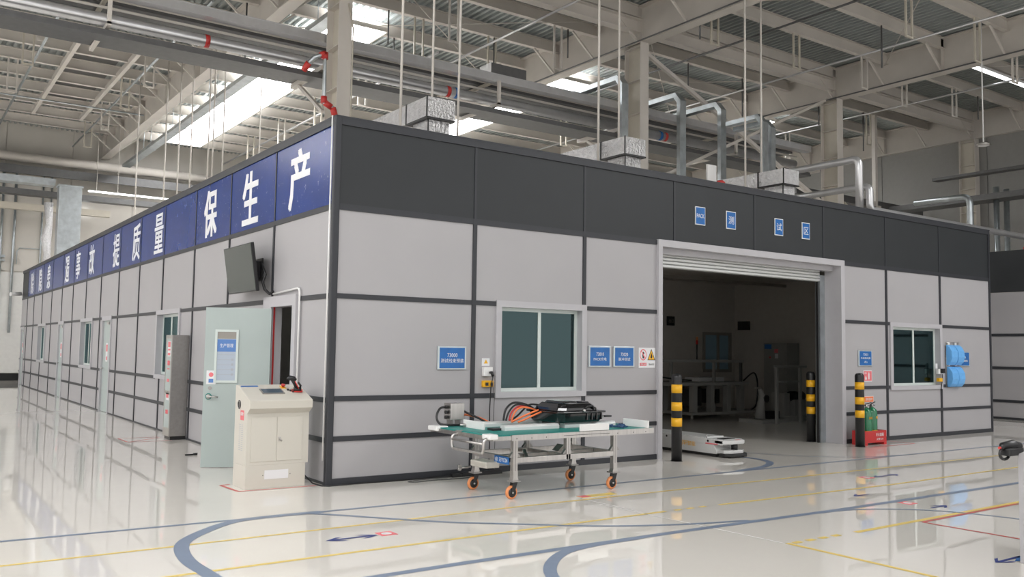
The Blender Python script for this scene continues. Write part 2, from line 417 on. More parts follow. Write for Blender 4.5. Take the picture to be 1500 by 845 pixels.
# battens
hw = .030
def fb(x0, x1, z0, z1, d=-.014):
    for a in sub_rects((x0, x1, z0, z1), F_OPEN): fpart('batten', a, d, 0, 'batten', wall_front)
def lbt(y0, y1, z0, z1, d=-.014):
    for a in sub_rects((y0, y1, z0, z1), L_OPEN): lpart('batten', a, d, 0, 'batten', wall_left)
fb(.045, 15.24, H-.085, H, -.022); fb(.045, 15.24, ZF-.035, ZF+.04); fb(.045, 15.24, .0, .075, -.02)
for z in (Z2, Z3, Z4): fb(.045, 15.24, z-hw, z+hw)
for i, x in enumerate(XS[1:-1]):
    fb(x-hw, x+hw, .07, ZF, -.016); fb(x-.018, x+.018, ZF, H-.08, -.01)
fb(15.19, 15.24, 0, H, -.024)
lbt(.045, 29.25, H-.085, H, -.022); lbt(.045, 29.25, ZF-.03, ZF+.035); lbt(.045, 29.25, .0, .03, -.012)
for z in (Z2, Z3-.02, Z4-.02): lbt(.045, 29.25, z-hw, z+hw)
for y in YS[1:-1]:
    lbt(y-.026, y+.026, .03, ZF, -.016); lbt(y-.018, y+.018, ZF, H-.08, -.01)
part('corner_post', MB().box(-.03, .055, -.03, .045, 0, H+.015), 'batten', wall_front, 'dark corner post', bevel=.012)
part('cap_rail', MB().box(-.02, 15.26, -.025, .11, H, H+.02), 'batten', wall_front)
part('cap_rail', MB().box(-.025, .11, .0, 29.25, H, H+.02), 'batten', wall_left)
part('cable_strip', MB().tube([(-.038, .052, .28), (-.038, .052, H+.02)], .010, 6), 'plast', wall_left, 'white strip down the corner')
# characters on the banner
for ch, yc in (('产', 1.13), ('生', 3.0), ('保', 4.95), ('量', 8.32), ('质', 10.22), ('提', 12.22), ('故', 15.2), ('事', 17.2), ('遏', 19.0), ('患', 22.6), ('隐', 24.5), ('除', 26.55)):
    k = max(j for j in range(15) if YS[j] <= yc)
    text(ch, .66 if ch != '事' else .62, .76, 'white', banner[k], (-.0022, yc, 3.76), 'left', name='character', label='white character on the blue banner', bold=.022 if yc < 8 else .013, ext=.003)
# booth other walls / roof
setting('wall_right', MB().box(15.16, 15.24, .10, 7.2, 0, 4.2).box(15.16, 15.24, 7.2, 29.25, 0, 4.2), 'core', 'inner right wall of the booth')
bw = MB()
for a in sub_rects((.09, 15.16, 0, 4.2), [(13.85, 15.0, 1.07, 2.16)]): bw.box(a[0], a[1], 7.0, 7.1, a[2], a[3])
setting('wall_back', bw, 'core', 'inner back wall of the booth room')
part('part_wall', MB().box(4.35, 4.43, .1, 7.0, 0, 3.5), 'core', wall_front, 'partition inside the booth')
setting('ceiling', MB().box(.09, 15.16, .10, 7.0, 3.5, 3.56), 'core', 'inner ceiling of the booth room')
setting('ceiling', MB().box(.09, 15.16, .10, 29.25, 4.12, 4.2), 'core', 'flat roof of the booth')

# windows
def window(n, wall, a, label, blind=False):
    """wall: 'f' or 'l'; a = (u0,u1,z0,z1)"""
    o = setting('window_%d' % n, label=label)
    u0, u1, z0, z1 = a
    def bx(mb, p0, p1, d0, d1, q0, q1):
        return mb.box(p0, p1, d0, d1, q0, q1) if wall == 'f' else mb.box(d0, d1, p0, p1, q0, q1)
    fr = MB(); t = .085
    bx(fr, u0, u1, -.03, .12, z1-t, z1); bx(fr, u0, u1, -.03, .12, z0, z0+t*.9); bx(fr, u0, u0+t, -.03, .12, z0+t*.9, z1-t); bx(fr, u1-t, u1, -.03, .12, z0+t*.9, z1-t)
    part('window_frame', fr, 'frame', o)
    i0, i1, k0, k1 = u0+t, u1-t, z0+t*.9, z1-t
    um = (i0+i1)/2; s = .048
    for j, (p, q, d) in enumerate(((i0, um+.02, .055), (um-.02, i1, .085))):
        sh = MB()
        bx(sh, p, q, d, d+.03, k1-s, k1); bx(sh, p, q, d, d+.03, k0, k0+s); bx(sh, p, p+s, d, d+.03, k0+s, k1-s); bx(sh, q-s, q, d, d+.03, k0+s, k1-s)
        so = part('sash', sh, 'sash', o)
        part('pane', bx(MB(), p+s, q-s, d+.012, d+.018, k0+s, k1-s), 'glass', so)
    return o
window(1, 'f', F_OPEN[0], 'sliding window left of the roller door')
window(2, 'f', F_OPEN[2], 'sliding window right of the roller door')
window(3, 'l', L_OPEN[1], 'sliding window behind the steel cabinet')
window(4, 'l', L_OPEN[3], 'middle sliding window of the left wall')
window(5, 'l', L_OPEN[5], 'far sliding window of the left wall')
wi = setting('window_6', label='dark framed window at the back inside the booth')
part('window_frame', MB().box(13.85, 15.0, 6.97, 7.08, 2.08, 2.16).box(13.85, 15.0, 6.97, 7.08, 1.07, 1.15).box(13.85, 13.95, 6.97, 7.08, 1.15, 2.08).box(14.92, 15.0, 6.97, 7.08, 1.15, 2.08).box(14.44, 14.50, 6.97, 7.08, 1.15, 2.08), 'wood', wi)
part('pane', MB().box(13.95, 14.44, 7.02, 7.03, 1.15, 2.08), 'film', wi); part('pane', MB().box(14.50, 14.92, 7.02, 7.03, 1.15, 2.08), 'film', wi)

# doors on the left wall
def closed_door(n, a, label):
    o = setting('door_%d' % n, label=label)
    y0, y1, z0, z1 = a; t = .075
    part('door_frame', MB().box(-.025, .10, y0, y0+t, 0, z1).box(-.025, .10, y1-t, y1, 0, z1).box(-.025, .10, y0+t, y1-t, z1-t*1.4, z1), 'frame', o)
    lf = part('door_leaf', MB().box(.02, .06, y0+t, y1-t, .008, z1-t*1.4), 'door', o, 'pale green door leaf')
    part('door_handle', MB().tube([(.02, y1-t-.08, 1.02), (-.03, y1-t-.08, 1.02), (-.03, y1-t-.20, 1.02)], .010, 8), 'steel', lf)
    part('door_closer', MB().box(-.03, .02, y0+.2, y0+.42, z1-.20, z1-.14), 'steel', lf)
    part('door_notice', MB().box(.012, .0195, (y0+y1)/2-.12, (y0+y1)/2+.10, 1.18, 1.62), 'paper', lf, 'white notice with red print')
    part('door_notice', MB().box(.009, .0118, (y0+y1)/2-.10, (y0+y1)/2+.06, 1.42, 1.58).box(.009, .0118, (y0+y1)/2-.10, (y0+y1)/2+.02, 1.22, 1.30), 'pink', lf)
    return o
closed_door(2, L_OPEN[2], 'closed pale green door beyond the steel cabinet')
closed_door(3, L_OPEN[4], 'second closed pale green door of the left wall')
closed_door(4, L_OPEN[6], 'closed door at the far end of the left wall')

d1 = setting('door_1', label='open pale green door beside the control console')
y0, y1, z1 = .98, 2.155, 2.262
part('door_frame', MB().box(-.06, .10, y0, y0+.12, 0, z1).box(-.06, .10, y1-.12, y1, 0, z1).box(-.06, .10, y0+.12, y1-.12, z1-.14, z1), 'frame', d1)
part('door_jamb', MB().box(-.06, .10, 1.86, y1-.12, 0, z1-.14), 'frame', d1)
part('door_stop', MB().box(-.02, .0, 1.848, 1.86, 0, z1-.14), 'red', d1, 'red seal strip on the jamb')
hx, hy = -.065, 1.80
ang = math.atan2(2.185-hy, -.815-hx); LW = math.hypot(2.185-hy, .815+hx)
lf = part('door_leaf', MB().box(0, LW, -.045, 0, .01, 2.10), 'door', d1, 'open pale green door leaf', bevel=.003)
lf.location = (hx, hy, 0); lf.rotation_euler = (0, 0, ang)
# leaf local: +x from hinge to free edge; camera-facing side is +y (towards the viewer) -> check sign
sgn = 1
Rleaf = Matrix(((-1, 0, 0), (0, 0, 1), (0, 1, 0)))
wx0, wx1, wz0, wz1 = LW-.40, LW-.16, 1.14, 1.78
part('vision_frame', MB().box(wx0-.03, wx1+.03, 0, .014, wz1, wz1+.03).box(wx0-.03, wx1+.03, 0, .014, wz0-.03, wz0).box(wx0-.03, wx0, 0, .014, wz0, wz1).box(wx1, wx1+.03, 0, .014, wz0, wz1), 'sash', lf)
part('door_notice', MB().box(wx0, wx1, 0, .005, wz0, wz1), 'notice', lf, 'notice behind the door window')
part('door_notice', MB().box(wx0, wx1, .005, .0065, wz1-.26, wz1-.10), 'blueprint', lf)
part('door_notice', MB().box(wx0, wx1, .005, .0065, wz1-.09, wz1), 'wood', lf)
text('生产管理', .17, .05, 'white', lf, ((wx0+wx1)/2, .0065, wz1-.18), Rleaf)
tb = MB()
for k in range(5): tb.box(wx0+.01, wx1-.01, .005, .006, wz1-.30-k*.065, wz1-.305-k*.065)
for k in range(4): tb.box(wx0+.03, wx0+.055, .005, .006, wz1-.35-k*.065, wz1-.38-k*.065)
part('notice_rules', tb, 'grime', lf)
part('door_notice', MB().box(LW-.155, LW-.035, 0, .003, 1.09, 1.27), 'paper', lf, 'small white no-entry notice', bevel=.001)
part('notice_mark', MB().lathe((LW-.095, .003, 1.215), [(.03, 0), (.03, .001)], 20, 'y'), 'pink', lf)
part('notice_mark', MB().box(LW-.125, LW-.065, .003, .004, 1.11, 1.16), 'blueprint', lf)
part('door_handle', MB().lathe((LW-.07, 0, .93), [(.032, 0), (.032, .012), (.02, .02)], 16, 'y').tube([(LW-.07, .02, .93), (LW-.07, .05, .93), (LW-.20, .05, .925)], .010, 8), 'steel', lf, 'chrome lever handle')
part('door_handle', MB().lathe((LW-.07, 0, .93), [(.042, 0), (.042, .004)], 16, 'y'), 'mat_green', lf, 'green ring around the handle')
part('lock_disc', MB().lathe((LW-.085, 0, 1.04), [(.024, 0), (.024, .006)], 16, 'y'), 'steeld', lf)

# roller door
rd = setting('door_5', label='wide roller shutter door, rolled up')
part('door_frame', MB().box(5.26, 9.95, -.05, .12, 3.205, 3.31).box(5.26, 5.345, -.05, .25, 0, 3.205).box(9.84, 9.95, -.05, .30, 0, 3.205), 'frame', rd)
part('door_frame', MB().box(5.345, 9.84, .12, .30, 3.12, 3.31), 'frame', rd)
part('guide_rail', MB().box(9.70, 9.84, .30, .40, 0, 3.05), 'galv', rd); part('guide_rail', MB().box(5.345, 5.42, .26, .40, 0, 3.05), 'galv', rd)
part('guide_slot', MB().box(9.675, 9.70, .33, .37, 0, 2.95), 'black', rd)
for k in range(6):
    z = 2.93+k*.055
    part('slat', MB().prism([(.335, z), (.30, z+.012), (.30, z+.043), (.335, z+.053), (.36, z+.053), (.36, z)], 'x', 5.42, 9.70), 'alu', rd)
part('shutter_roller', MB().tube([(5.42, .48, 3.30), (9.70, .48, 3.30)], .16, 16), 'galv', rd)

# ------------------------------------------------------------------ second booth on the right
w2 = setting('wall_right', MB().box(19.41, 19.5, -9, 12, 0, 4.36), 'core', 'grey panelled wall of the booth at the right edge')
ys = [-9+1.95*k for k in range(11)]
for i in range(10):
    for z0, z1, m in ((.02, .47, 'panel'), (.47, 1.32, 'panel'), (1.32, 2.17, 'panel'), (2.17, 3.27, 'panel'), (3.27, 4.36, 'dark')):
        part('panel' if m == 'panel' else 'frieze_panel', MB().box(19.40, 19.41, ys[i]+.004, ys[i+1]-.004, z0+.004, z1-.004), m, w2)
b2 = MB()
for z in (.47, 1.32, 2.17): b2.box(19.385, 19.40, -9, 12, z-.035, z+.035)
b2.box(19.385, 19.40, -9, 12, 0, .06)
part('batten', b2, 'batten', w2)

# ------------------------------------------------------------------ hall walls
wb = setting('wall_back', MB().box(-26, 30, 33.0, 33.2, 0, 11), 'wallb', 'back wall of the hall')
for k in range(22):
    x = -26+k*2.55
    part('panel', MB().box(x+.02, x+2.53, 32.96, 33.0, 4.6, 10.9), 'wallb', wb)
    part('panel', MB().box(x+.02, x+2.53, 32.96, 33.0, .32, 4.55), 'wallw', wb)
setting('baseboard_back', MB().box(-26, 30, 32.93, 33.0, 0, .30), 'black', 'black base strip of the back wall')
we = setting('wall_right', MB().box(29.2, 29.4, -20, 33.2, 0, 11), 'wallg', 'right wall of the hall')
for k in range(9): part('panel', MB().box(29.17, 29.2, -6+k*4.3+.02, -6+(k+1)*4.3-.02, .1, 10.9), 'wallg', we)

# ------------------------------------------------------------------ roof: deck, purlins, girders, skylights
roof = setting('ceiling', label='steel roof of the hall with corrugated deck')
GX = [-13.95, -5.33, 3.30, 11.90, 20.45, 29.05]
GX = [3.35+8.6*(k-2) for k in range(6)]
SKY = [(5.28, 6.78, 12.25, 30.3), (13.2, 14.68, 12.55, 30.3), (21.95, 23.2, 11.8, 16.0), (-12.0, -10.5, -13, 30.3), (12.9, 14.9, -13, -5), (-3.8, -2.3, -13, -5)]  # last three are out of view, added to brighten floor and walls
def deck(x0, x1, y0, y1, z=10.88):
    vs = []; fs = []; x = x0; p = .2; k = 0
    prof = []
    while x < x1-.01:
        prof += [(x, z), (x+.07, z), (x+.09, z+.065), (x+.18, z+.065)]; x += p
    prof.append((x, z))
    for (a, b) in prof: vs += [(a, y0, b), (a, y1, b)]
    fs = [(2*i, 2*i+1, 2*i+3, 2*i+2) for i in range(len(prof)-1)]
    me = MB().add(vs, fs)
    return part('roof_deck', me, 'deck', roof)
for i in range(5):
    deck(GX[i], GX[i+1], -14, 32.9)
part('roof_deck', MB().box(-14, 29.1, -14, 32.95, 11.0, 11.05), 'deck', roof)
def ibeam_mesh(L, h, wf, tf=.02, tw=.02):
    m = MB(); m.box(0, L, -wf/2, wf/2, 0, tf).box(0, L, -wf/2, wf/2, h-tf, h).box(0, L, -tw/2, tw/2, tf, h-tf); return m
pm = ibeam_mesh(8.6-.05, .34, .15).mesh('purlin', 'cream')
pm_h = {}
PY = [7.4+1.8*k for k in range(-7, 14)]
for i in range(5):
    for y in PY:
        L = 8.55
        o = link('purlin', pm, roof); o.location = (GX[i]+.025, y, 10.53)
tie = ibeam_mesh(8.25, .36, .26).mesh('tie_beam', 'cream')
for i in range(5):
    o = link('tie_beam', tie, roof); o.location = (GX[i]+.18, 7.4, 10.10)
# girders (run away from the viewer)
gm = MB(); gw = .34
gm.box(-gw/2, gw/2, -14, 32.9, 9.83, 9.86).box(-gw/2, gw/2, -14, 32.9, 10.82, 10.85).box(-.012, .012, -14, 32.9, 9.86, 10.82)
gmesh = gm.mesh('girder', 'cream')
st = MB()
for y in [7.4+3.6*k for k in range(-5, 8)]: st.box(-gw/2+.01, gw/2-.01, y-.01, y+.01, 9.86, 10.82)
stm = st.mesh('stiffener', 'cream')
for x in GX:
    o = link('girder', gmesh, roof); o.location = (x, 0, 0)
    q = link('stiffener', stm, o)
# fly braces
fbm = MB(); 
for y in PY[1:]:
    for s in (-1, 1): fbm.beam((s*.95, y, 10.52), (s*.17, y, 9.88), .05, .05)
fbmesh = fbm.mesh('fly_brace', 'cream')
for x in GX[1:]:
    o = link('fly_brace', fbmesh, roof); o.location = (x, 0, 0)
# diagonal roof rods
for (a, b) in (((3.5, 7.4), (11.8, 14.6)), ((11.8, 7.4), (3.5, 14.6)), ((12.1, 7.4), (20.4, 14.6)), ((20.4, 7.4), (12.1, 14.6)), ((12.1, 5.6), (20.4, -1.6)), ((20.4, 5.6), (12.1, -1.6)), ((20.7, 5.6), (28.9, -1.6)), ((3.5, 5.6), (11.8, -1.6))):
    part('tie_rod', MB().tube([(a[0], a[1], 10.47), (b[0], b[1], 10.47)], .013, 5), 'cream', roof)
# opening with trimmers at the left
part('trimmer', MB().box(-.10, .02, 17.6, 28.7, 10.44, 10.62), 'cream', roof); part('trimmer', MB().box(1.58, 1.70, 17.6, 28.7, 10.44, 10.62), 'cream', roof)
part('recess_shade', MB().box(.05, 1.55, 18.6, 28, 10.872, 10.879), 'tray', roof)  # dark sheet paints the unlit depth of the opening
# skylights
for k, (x0, x1, ya, yb) in enumerate(SKY):
    sl = thing('skylight', None, None)
    del_ = sl; sl['kind'] = 'structure'; sl['label'] = ['bright skylight left of the middle girder', 'bright skylight right of the middle girder', 'bright skylight in the right bay', 'added unseen skylight in the leftmost bay, lighting the left wall', 'added unseen skylight over the aisle at the right, lighting the floor', 'added unseen skylight over the aisle at the left, lighting the front'][k]
    part('skylight_frame', MB().box(x0-.06, x0, ya-.06, yb+.06, 10.42, 10.53).box(x1, x1+.06, ya-.06, yb+.06, 10.42, 10.53).box(x0, x1, ya-.06, ya, 10.42, 10.53).box(x0, x1, yb, yb+.06, 10.42, 10.53), 'cream', sl)
    n = max(1, int((yb-ya)/3.0)); dy = (yb-ya)/n
    for j in range(n): part('skylight_sheet', MB().box(x0, x1, ya+j*dy+.0, ya+(j+1)*dy-.0, 10.47, 10.49), 'sky', sl)

# columns
def column(x, y=7.5, label=''):
    t = thing('steel_column', label, 'column', (x, y, 0))
    t['kind'] = 'structure'
    part('column_flange', MB().box(-.15, .15, -.31, -.29, 0, 9.82), 'cream', t)
    part('column_flange', MB().box(-.15, .15, .29, .31, 0, 9.82), 'cream', t)
    part('column_web', MB().box(-.01, .01, -.29, .29, 0, 9.82), 'creamd', t)  # darker colour paints the shaded side of the column
    s = MB()
    for z in (6.2, 7.0, 7.9, 8.8, 9.7): s.box(-.14, .14, -.288, .288, z, z+.015)
    part('stiffener', s, 'cream', t)
    return t
for x, lab in ((3.28, 'cream steel column rising behind the booth corner'), (11.85, 'cream steel column in the middle behind the booth'), (20.45, 'cream steel column right of the middle'), (29.0, 'far right cream steel column by the wall')):
    c = column(x, 7.5, lab)
    if x < 5:
        part('conduit', MB().tube([(.165, -.33, 4.3), (.165, -.33, 8.3), (.05, -.34, 8.8)], .018, 8), 'creamd', c)
# the hall's back wall posts seen at far left
for x in (-.52, -.05, .98, 1.3):
    part('conduit', MB().tube([(x, 32.9, 2.0), (x, 32.9, 8.9)], .05 if x < 0 else .035, 8), 'galv', wb)
part('conduit', MB().tube([(.1, 32.9, 4.9), (.1, 32.9, 5.45), (.2, 32.9, 5.6), (1.0, 32.9, 5.6)], .02, 6), 'galv', wb)
part('ledge', MB().box(-2.5, -.35, 32.7, 32.95, 5.15, 5.25).box(-2.5, -.35, 32.7, 32.95, 5.0, 5.05), 'galv', wb)
# cross brace between the middle columns
br = thing('cross_brace', 'cream diagonal cross brace between two roof columns', 'brace', (12.0, 7.5, 0))
part('brace_bar', MB().beam((.02, 0, 9.75), (8.3, -.05, 6.2), .10, .10), 'cream', br)
part('brace_bar', MB().beam((8.3, .06, 9.85), (.02, .06, 6.0), .08, .08), 'cream', br)

# ------------------------------------------------------------------ pipe rack behind the columns
X0, X1 = -14, 19.9
def run(name, mb, m, lab, cat, group=None): return solo(name, mb, m, lab, cat, group)
run('silver_duct', MB().box(X0, X1, 7.88, 8.12, 8.12, 8.29).box(X0, X1, 7.86, 8.14, 8.29, 8.305), 'pipe', 'silver square duct on top of the pipe rack', 'duct')
run('large_pipe', MB().tube([(X0, 8.55, 7.84), (X1, 8.55, 7.84)], .125, 16), 'pipe', 'thick insulated pipe in the middle of the rack', 'pipe')
run('thin_pipe', MB().tube([(X0, 8.3, 8.18), (X1, 8.3, 8.18)], .028, 8), 'cream', 'thin cream pipe just under the silver duct', 'pipe')
run('thin_pipe', MB().tube([(X0, 8.45, 8.05), (X1, 8.45, 8.05)], .03, 8), 'cream', 'thin cream pipe above the thick insulated pipe', 'pipe')
run('cable_tray', MB().box(X0, X1, 8.62, 9.35, 8.20, 8.215).box(X0, X1, 8.62, 8.635, 8.215, 8.34).box(X0, X1, 9.335, 9.35, 8.215, 8.34), 'tray', 'wide grey cable tray on the upper rack arms', 'tray')
run('cable_tray', MB().box(X0, X1, 8.86, 9.06, 7.60, 7.74), 'tray', 'narrow closed tray behind the thick pipe', 'tray')
run('cable_tray', MB().box(X0, X1, 9.12, 9.56, 7.60, 7.615).box(X0, X1, 9.12, 9.135, 7.615, 7.74).box(X0, X1, 9.545, 9.56, 7.615, 7.74), 'tray', 'rearmost grey cable tray of the rack', 'tray')
run('busbar_duct', MB().box(X0, X1, 7.94, 8.02, 7.37, 7.46).box(X0, X1, 7.90, 8.32, 7.33, 7.37).box(X0, X1, 8.2, 8.28, 7.37, 7.46), 'tray', 'dark busbar duct at the bottom of the rack', 'duct')
run('busbar_duct', MB().box(X0, X1, 8.05, 8.18, 7.40, 7.49), 'black', 'black busbar strip above the bottom duct', 'duct')
rk = None
for k, x in enumerate((-9.9, -5.5, -1.16, 7.62, 16.2)):
    t = thing('rack_hanger', 'cream trapeze arm under the pipe rack, %s' % ['out at the far left', 'left of the frame', 'at the upper left corner', 'between the first and second columns', 'between the second and third columns'][k], 'bracket', (x, 7.86, 0))
    part('hanger_post', MB().box(-.035, .035, -.07, 0, 7.53, 8.12), 'cream', t)
    part('hanger_arm', MB().box(-.035, .035, -.07, 1.75, 7.50, 7.575), 'cream', t)
    part('upper_arm', MB().box(-.035, .035, .3, 1.75, 8.12, 8.19), 'creamd', t)
for k, x in enumerate((3.1, 11.6, 20.2)):
    t = thing('rack_bracket', 'cream bracket carrying the pipe rack on the %s column' % ['first', 'second', 'third'][k], 'bracket', (x, 7.82, 0))
    part('bracket_arm', MB().box(-.06, .06, 0, 1.8, 7.50, 7.60), 'cream', t)
    part('bracket_brace', MB().beam((0, .02, 6.6), (0, 1.4, 7.49), .07, .07), 'cream', t)
# pipe colour bands
for x, m, lab in ((-.52+1.3, 'redc', 'red clamp band on the pipe rack above the banner'), (6.55, 'redc', 'red band on the thick pipe behind the foil duct'), (6.78, 'signb', 'blue band on the thick pipe behind the foil duct'), (13.9, 'redc', 'red band on the thick pipe right of the second column'), (13.7, 'signb', 'left blue band on the thick pipe right of the second column')):
    solo('pipe_band', MB().tube([(x, 8.55, 7.84), (x+.09, 8.55, 7.84)], .134, 16), m, lab, 'band')
# sprinkler riser with red couplings at the first column
t = thing('sprinkler_riser', 'galvanised sprinkler riser with red couplings beside the first column', 'pipe', (2.83, 7.15, 0))
part('riser_pipe', MB().tube([(-.33, .3, 7.32), (-.22, .0, 7.50), (0, 0, 7.62), (0, 0, 6.62), (.22, 0, 6.5), (.25, 0, 6.0)], .045, 10), 'galv', t)
for p, q in (((-.33, .3, 7.28), (-.28, .16, 7.42)), ((-.10, 0, 7.56), (0, 0, 7.62)), ((0, 0, 7.64), (0, 0, 7.50)), ((0, 0, 6.72), (0, 0, 6.58)), ((.02, 0, 6.60), (.16, 0, 6.53)), ((.2, 0, 6.52), (.25, 0, 6.36))):
    part('red_coupling', MB().tube([p, q], .066, 10), 'redc', t, 'red coupling')
# unit on the rack
t = thing('junction_cabinet', 'small grey equipment box standing on the silver duct', 'box', (7.4, 7.85, 8.305))
part('cabinet_body', MB().box(0, 1.05, 0, .5, 0, .24), 'tray', t); part('cabinet_side', MB().box(-.012, 0, 0, .5, 0, .24), 'plast', t)

# galvanised drops
for k, (x, y, zt, wx, wy, rl) in enumerate(((10.85, 6.85, 8.68, .22, .13, 2.6), (12.95, 6.85, 8.60, .22, .13, 2.6), (14.55, 6.85, 8.63, .22, .13, 2.6), (14.55, 5.40, 7.98, .19, .12, 1.3), (14.86, 5.40, 7.88, .19, .12, 1.3))):
    lab = ['beside the second column', 'first right of the second column', 'second right of the second column', 'left one of the close pair', 'right one of the close pair'][k]
    t = thing('galvanised_trunking', 'tall galvanised trunking dropping onto the booth roof, ' + lab, 'trunking', (x, y, 4.205), group='cable drops behind the booth front')
    zt -= 4.2
    part('drop_section', MB().box(-wx/2, wx/2, 0, wy, 0, zt-.25), 'galv', t)
    part('elbow_section', MB().prism([(0, zt-.25), (.20, zt), (.42, zt), (.42, zt-wy), (.26, zt-wy), (wy, zt-.30), (wy, zt-.25)], 'x', -wx/2, wx/2), 'galv', t)
    part('top_section', MB().box(-wx/2, wx/2, .42, rl, zt-wy, zt), 'galv', t)

# foil ducts on the booth roof
for k, (x, y) in enumerate(((2.33, 1.5), (6.24, 1.5), (10.5, 1.5))):
    t = thing('foil_duct', 'foil-wrapped air duct on the booth roof, %s' % ['nearest the corner', 'middle one', 'furthest right'][k], 'duct', (x-.27, y, 4.205), group='foil ducts on the booth roof')
    a = .49
    part('duct_end', MB().box(0, a, 0, .62, .80, 1.10), 'foil', t, bevel=.006)
    part('duct_run', MB().box(0, a, .645, 4.6, .80, 1.10), 'foil', t, bevel=.006)
    part('duct_drop', MB().box(.06, a-.06, .06, .52, .0, .775), 'foil', t, bevel=.006)
    part('joint_tape', MB().box(-.006, a+.006, .615, .65, .79, 1.108), 'black', t)
    part('joint_tape', MB().box(-.006, .012, -.006, .012, .79, 1.106).box(-.006, a+.006, -.006, .64, .775, .80), 'black', t)
    part('joint_tape', MB().box(.054, .072, .054, .07, .0, .775), 'black', t)

# clad pipes turning down on the roof at the right and running along the front
def elbow(pts, r0, n=5):
    """round the corners of a polyline"""
    P = [Vector(p) for p in pts]; out = [P[0]]
    for i in range(1, len(P)-1):
        a = (P[i-1]-P[i]).normalized(); b = (P[i+1]-P[i]).normalized()
        for j in range(n+1):
            t = j/n
            out.append((1-t)**2*(P[i]+a*r0)+2*t*(1-t)*P[i]+t*t*(P[i]+b*r0))
    out.append(P[-1]); return out
solo('clad_pipe', MB().tube(elbow([(11.42, 4.4, 5.5), (11.42, .6, 5.5), (11.42, .6, 4.21)], .14), .075, 14), 'pipe', 'upper silver clad pipe bending down to the booth roof', 'pipe')
solo('clad_pipe', MB().tube(elbow([(11.70, 4.6, 4.98), (11.70, .55, 4.98), (11.70, .55, 4.50), (20.4, .55, 4.50)], .13), .070, 14), 'pipe', 'long silver clad pipe running along the booth top edge', 'pipe')
solo('clad_pipe', MB().tube(elbow([(23.2, 6.3, 6.6), (23.2, 4.5, 6.6), (23.2, 4.5, .0)], .25), .10, 12), 'galv', 'galvanised pipe bending down behind the booth end', 'pipe')
for k, x in enumerate((26.5, 27.2)):
    solo('wall_pipe', MB().tube([(x, 5.3, .0), (x, 5.3, 7.4)], .09, 10), 'galv', ['left', 'right'][k]+' one of two upright pipes near the right hall wall', 'pipe')
solo('cable_tray', MB().box(27.8, 28.2, -8, 8.3, 8.20, 8.30), 'tray', 'upper dark tray along the right hall wall', 'tray')
solo('cable_tray', MB().box(26.2, 27.0, -8, 9.1, 6.95, 7.15), 'tray', 'lower dark tray along the right hall wall', 'tray')
solo('clad_pipe', MB().tube([(18.5, 12.6, 7.262), (28.6, 12.6, 7.262)], .16, 12), 'cream', 'cream insulated pipe in the far right bay', 'pipe')
solo('cable_tray', MB().box(21, 28.9, 9.30, 9.9, 7.1, 7.2).box(21, 28.9, 9.30, 9.35, 7.2, 7.35), 'tray', 'dark tray in the far right bay', 'tray')
t = thing('tray_stand', 'cream frame carrying trays in the far right bay', 'stand', (25.5, 9.2, 0))
part('frame_post', MB().box(-.07, .07, -.07, .07, 5.6, 10.53), 'cream', t); part('frame_post', MB().box(-.07, .07, 1.73, 1.87, 5.6, 10.53), 'cream', t)
part('frame_beam', MB().box(-4, 3, -.1, .1, 5.9, 6.05), 'cream', t); part('frame_beam', MB().box(-.07, .07, -.2, 3.6, 6.95, 7.10), 'cream', t)
part('frame_brace', MB().beam((-2, 0, 7.0), (1.5, 0, 5.0), .14, .14), 'creamd', t)

# long trough below the left skylight
t = thing('cable_trough', 'long silver cable trough beneath the left skylight', 'trough', (3.95, 10, 9.3))
for k in range(5):
    part('trough_section', MB().box(-.16, .16, k*4.4-.6, k*4.4+3.76, 0, .015).box(-.16, -.145, k*4.4-.6, k*4.4+3.76, .015, .12).box(.145, .16, k*4.4-.6, k*4.4+3.76, .015, .12), 'galv', t)
    part('trough_rod', MB().tube([(-.13, k*4.4, .0), (-.13, k*4.4, 1.24)], .012, 6).tube([(.13, k*4.4, .0), (.13, k*4.4, 1.24)], .012, 6), 'galv', t)
    part('trough_joint', MB().box(-.175, .175, k*4.4-.68, k*4.4-.56, -.012, .10), 'galv', t)
# far horizontal mains by the back wall
solo('far_main', MB().tube([(-16, 32.2, 9.35), (9, 32.2, 9.35)], .20, 12), 'cream', 'cream main running high along the back wall', 'pipe')
solo('far_beam', MB().box(-16, 3.4, 31.4, 31.7, 7.05, 7.32), 'creamd', 'cream crossbeam in front of the back wall', 'beam')
solo('far_tray', MB().box(-16, 10, 31.0, 31.5, 7.62, 7.70).box(-16, 10, 31.0, 31.05, 7.7, 7.85), 'tray', 'grey tray high on the back wall', 'tray')
solo('far_tray', MB().box(-16, 12, 31.9, 32.6, 8.85, 8.95).box(-16, 12, 31.8, 31.9, 8.6, 8.95), 'tray', 'dark tray above the crossbeam on the back wall', 'tray')
t = thing('air_duct', 'large galvanised air duct rising from the far end of the booth', 'duct', (.35, 26.6, 4.202))
part('duct_riser', MB().box(.38, 1.15, 0, .55, 0, 3.28), 'galv', t, bevel=.01)
part('duct_flange', MB().box(.34, 1.19, -.03, .58, 3.22, 3.28), 'galv', t)
part('duct_run', MB().box(-16, .36, .9, 1.5, 3.35, 3.60), 'galv', t)
solo('flexible_duct', MB().tube([(.62, 28.4, 4.2), (.66, 28.4, 5.0), (.60, 28.4, 5.6), (.68, 28.4, 6.2), (.62, 28.4, 7.0)], [.17, .12, .18, .12, .17], 12), 'foil', 'crumpled foil flexible duct behind the large riser', 'duct')
t = thing('strip_light', 'lit fluorescent tube near the back wall', 'lamp', (2.1, 29.0, 7.72))
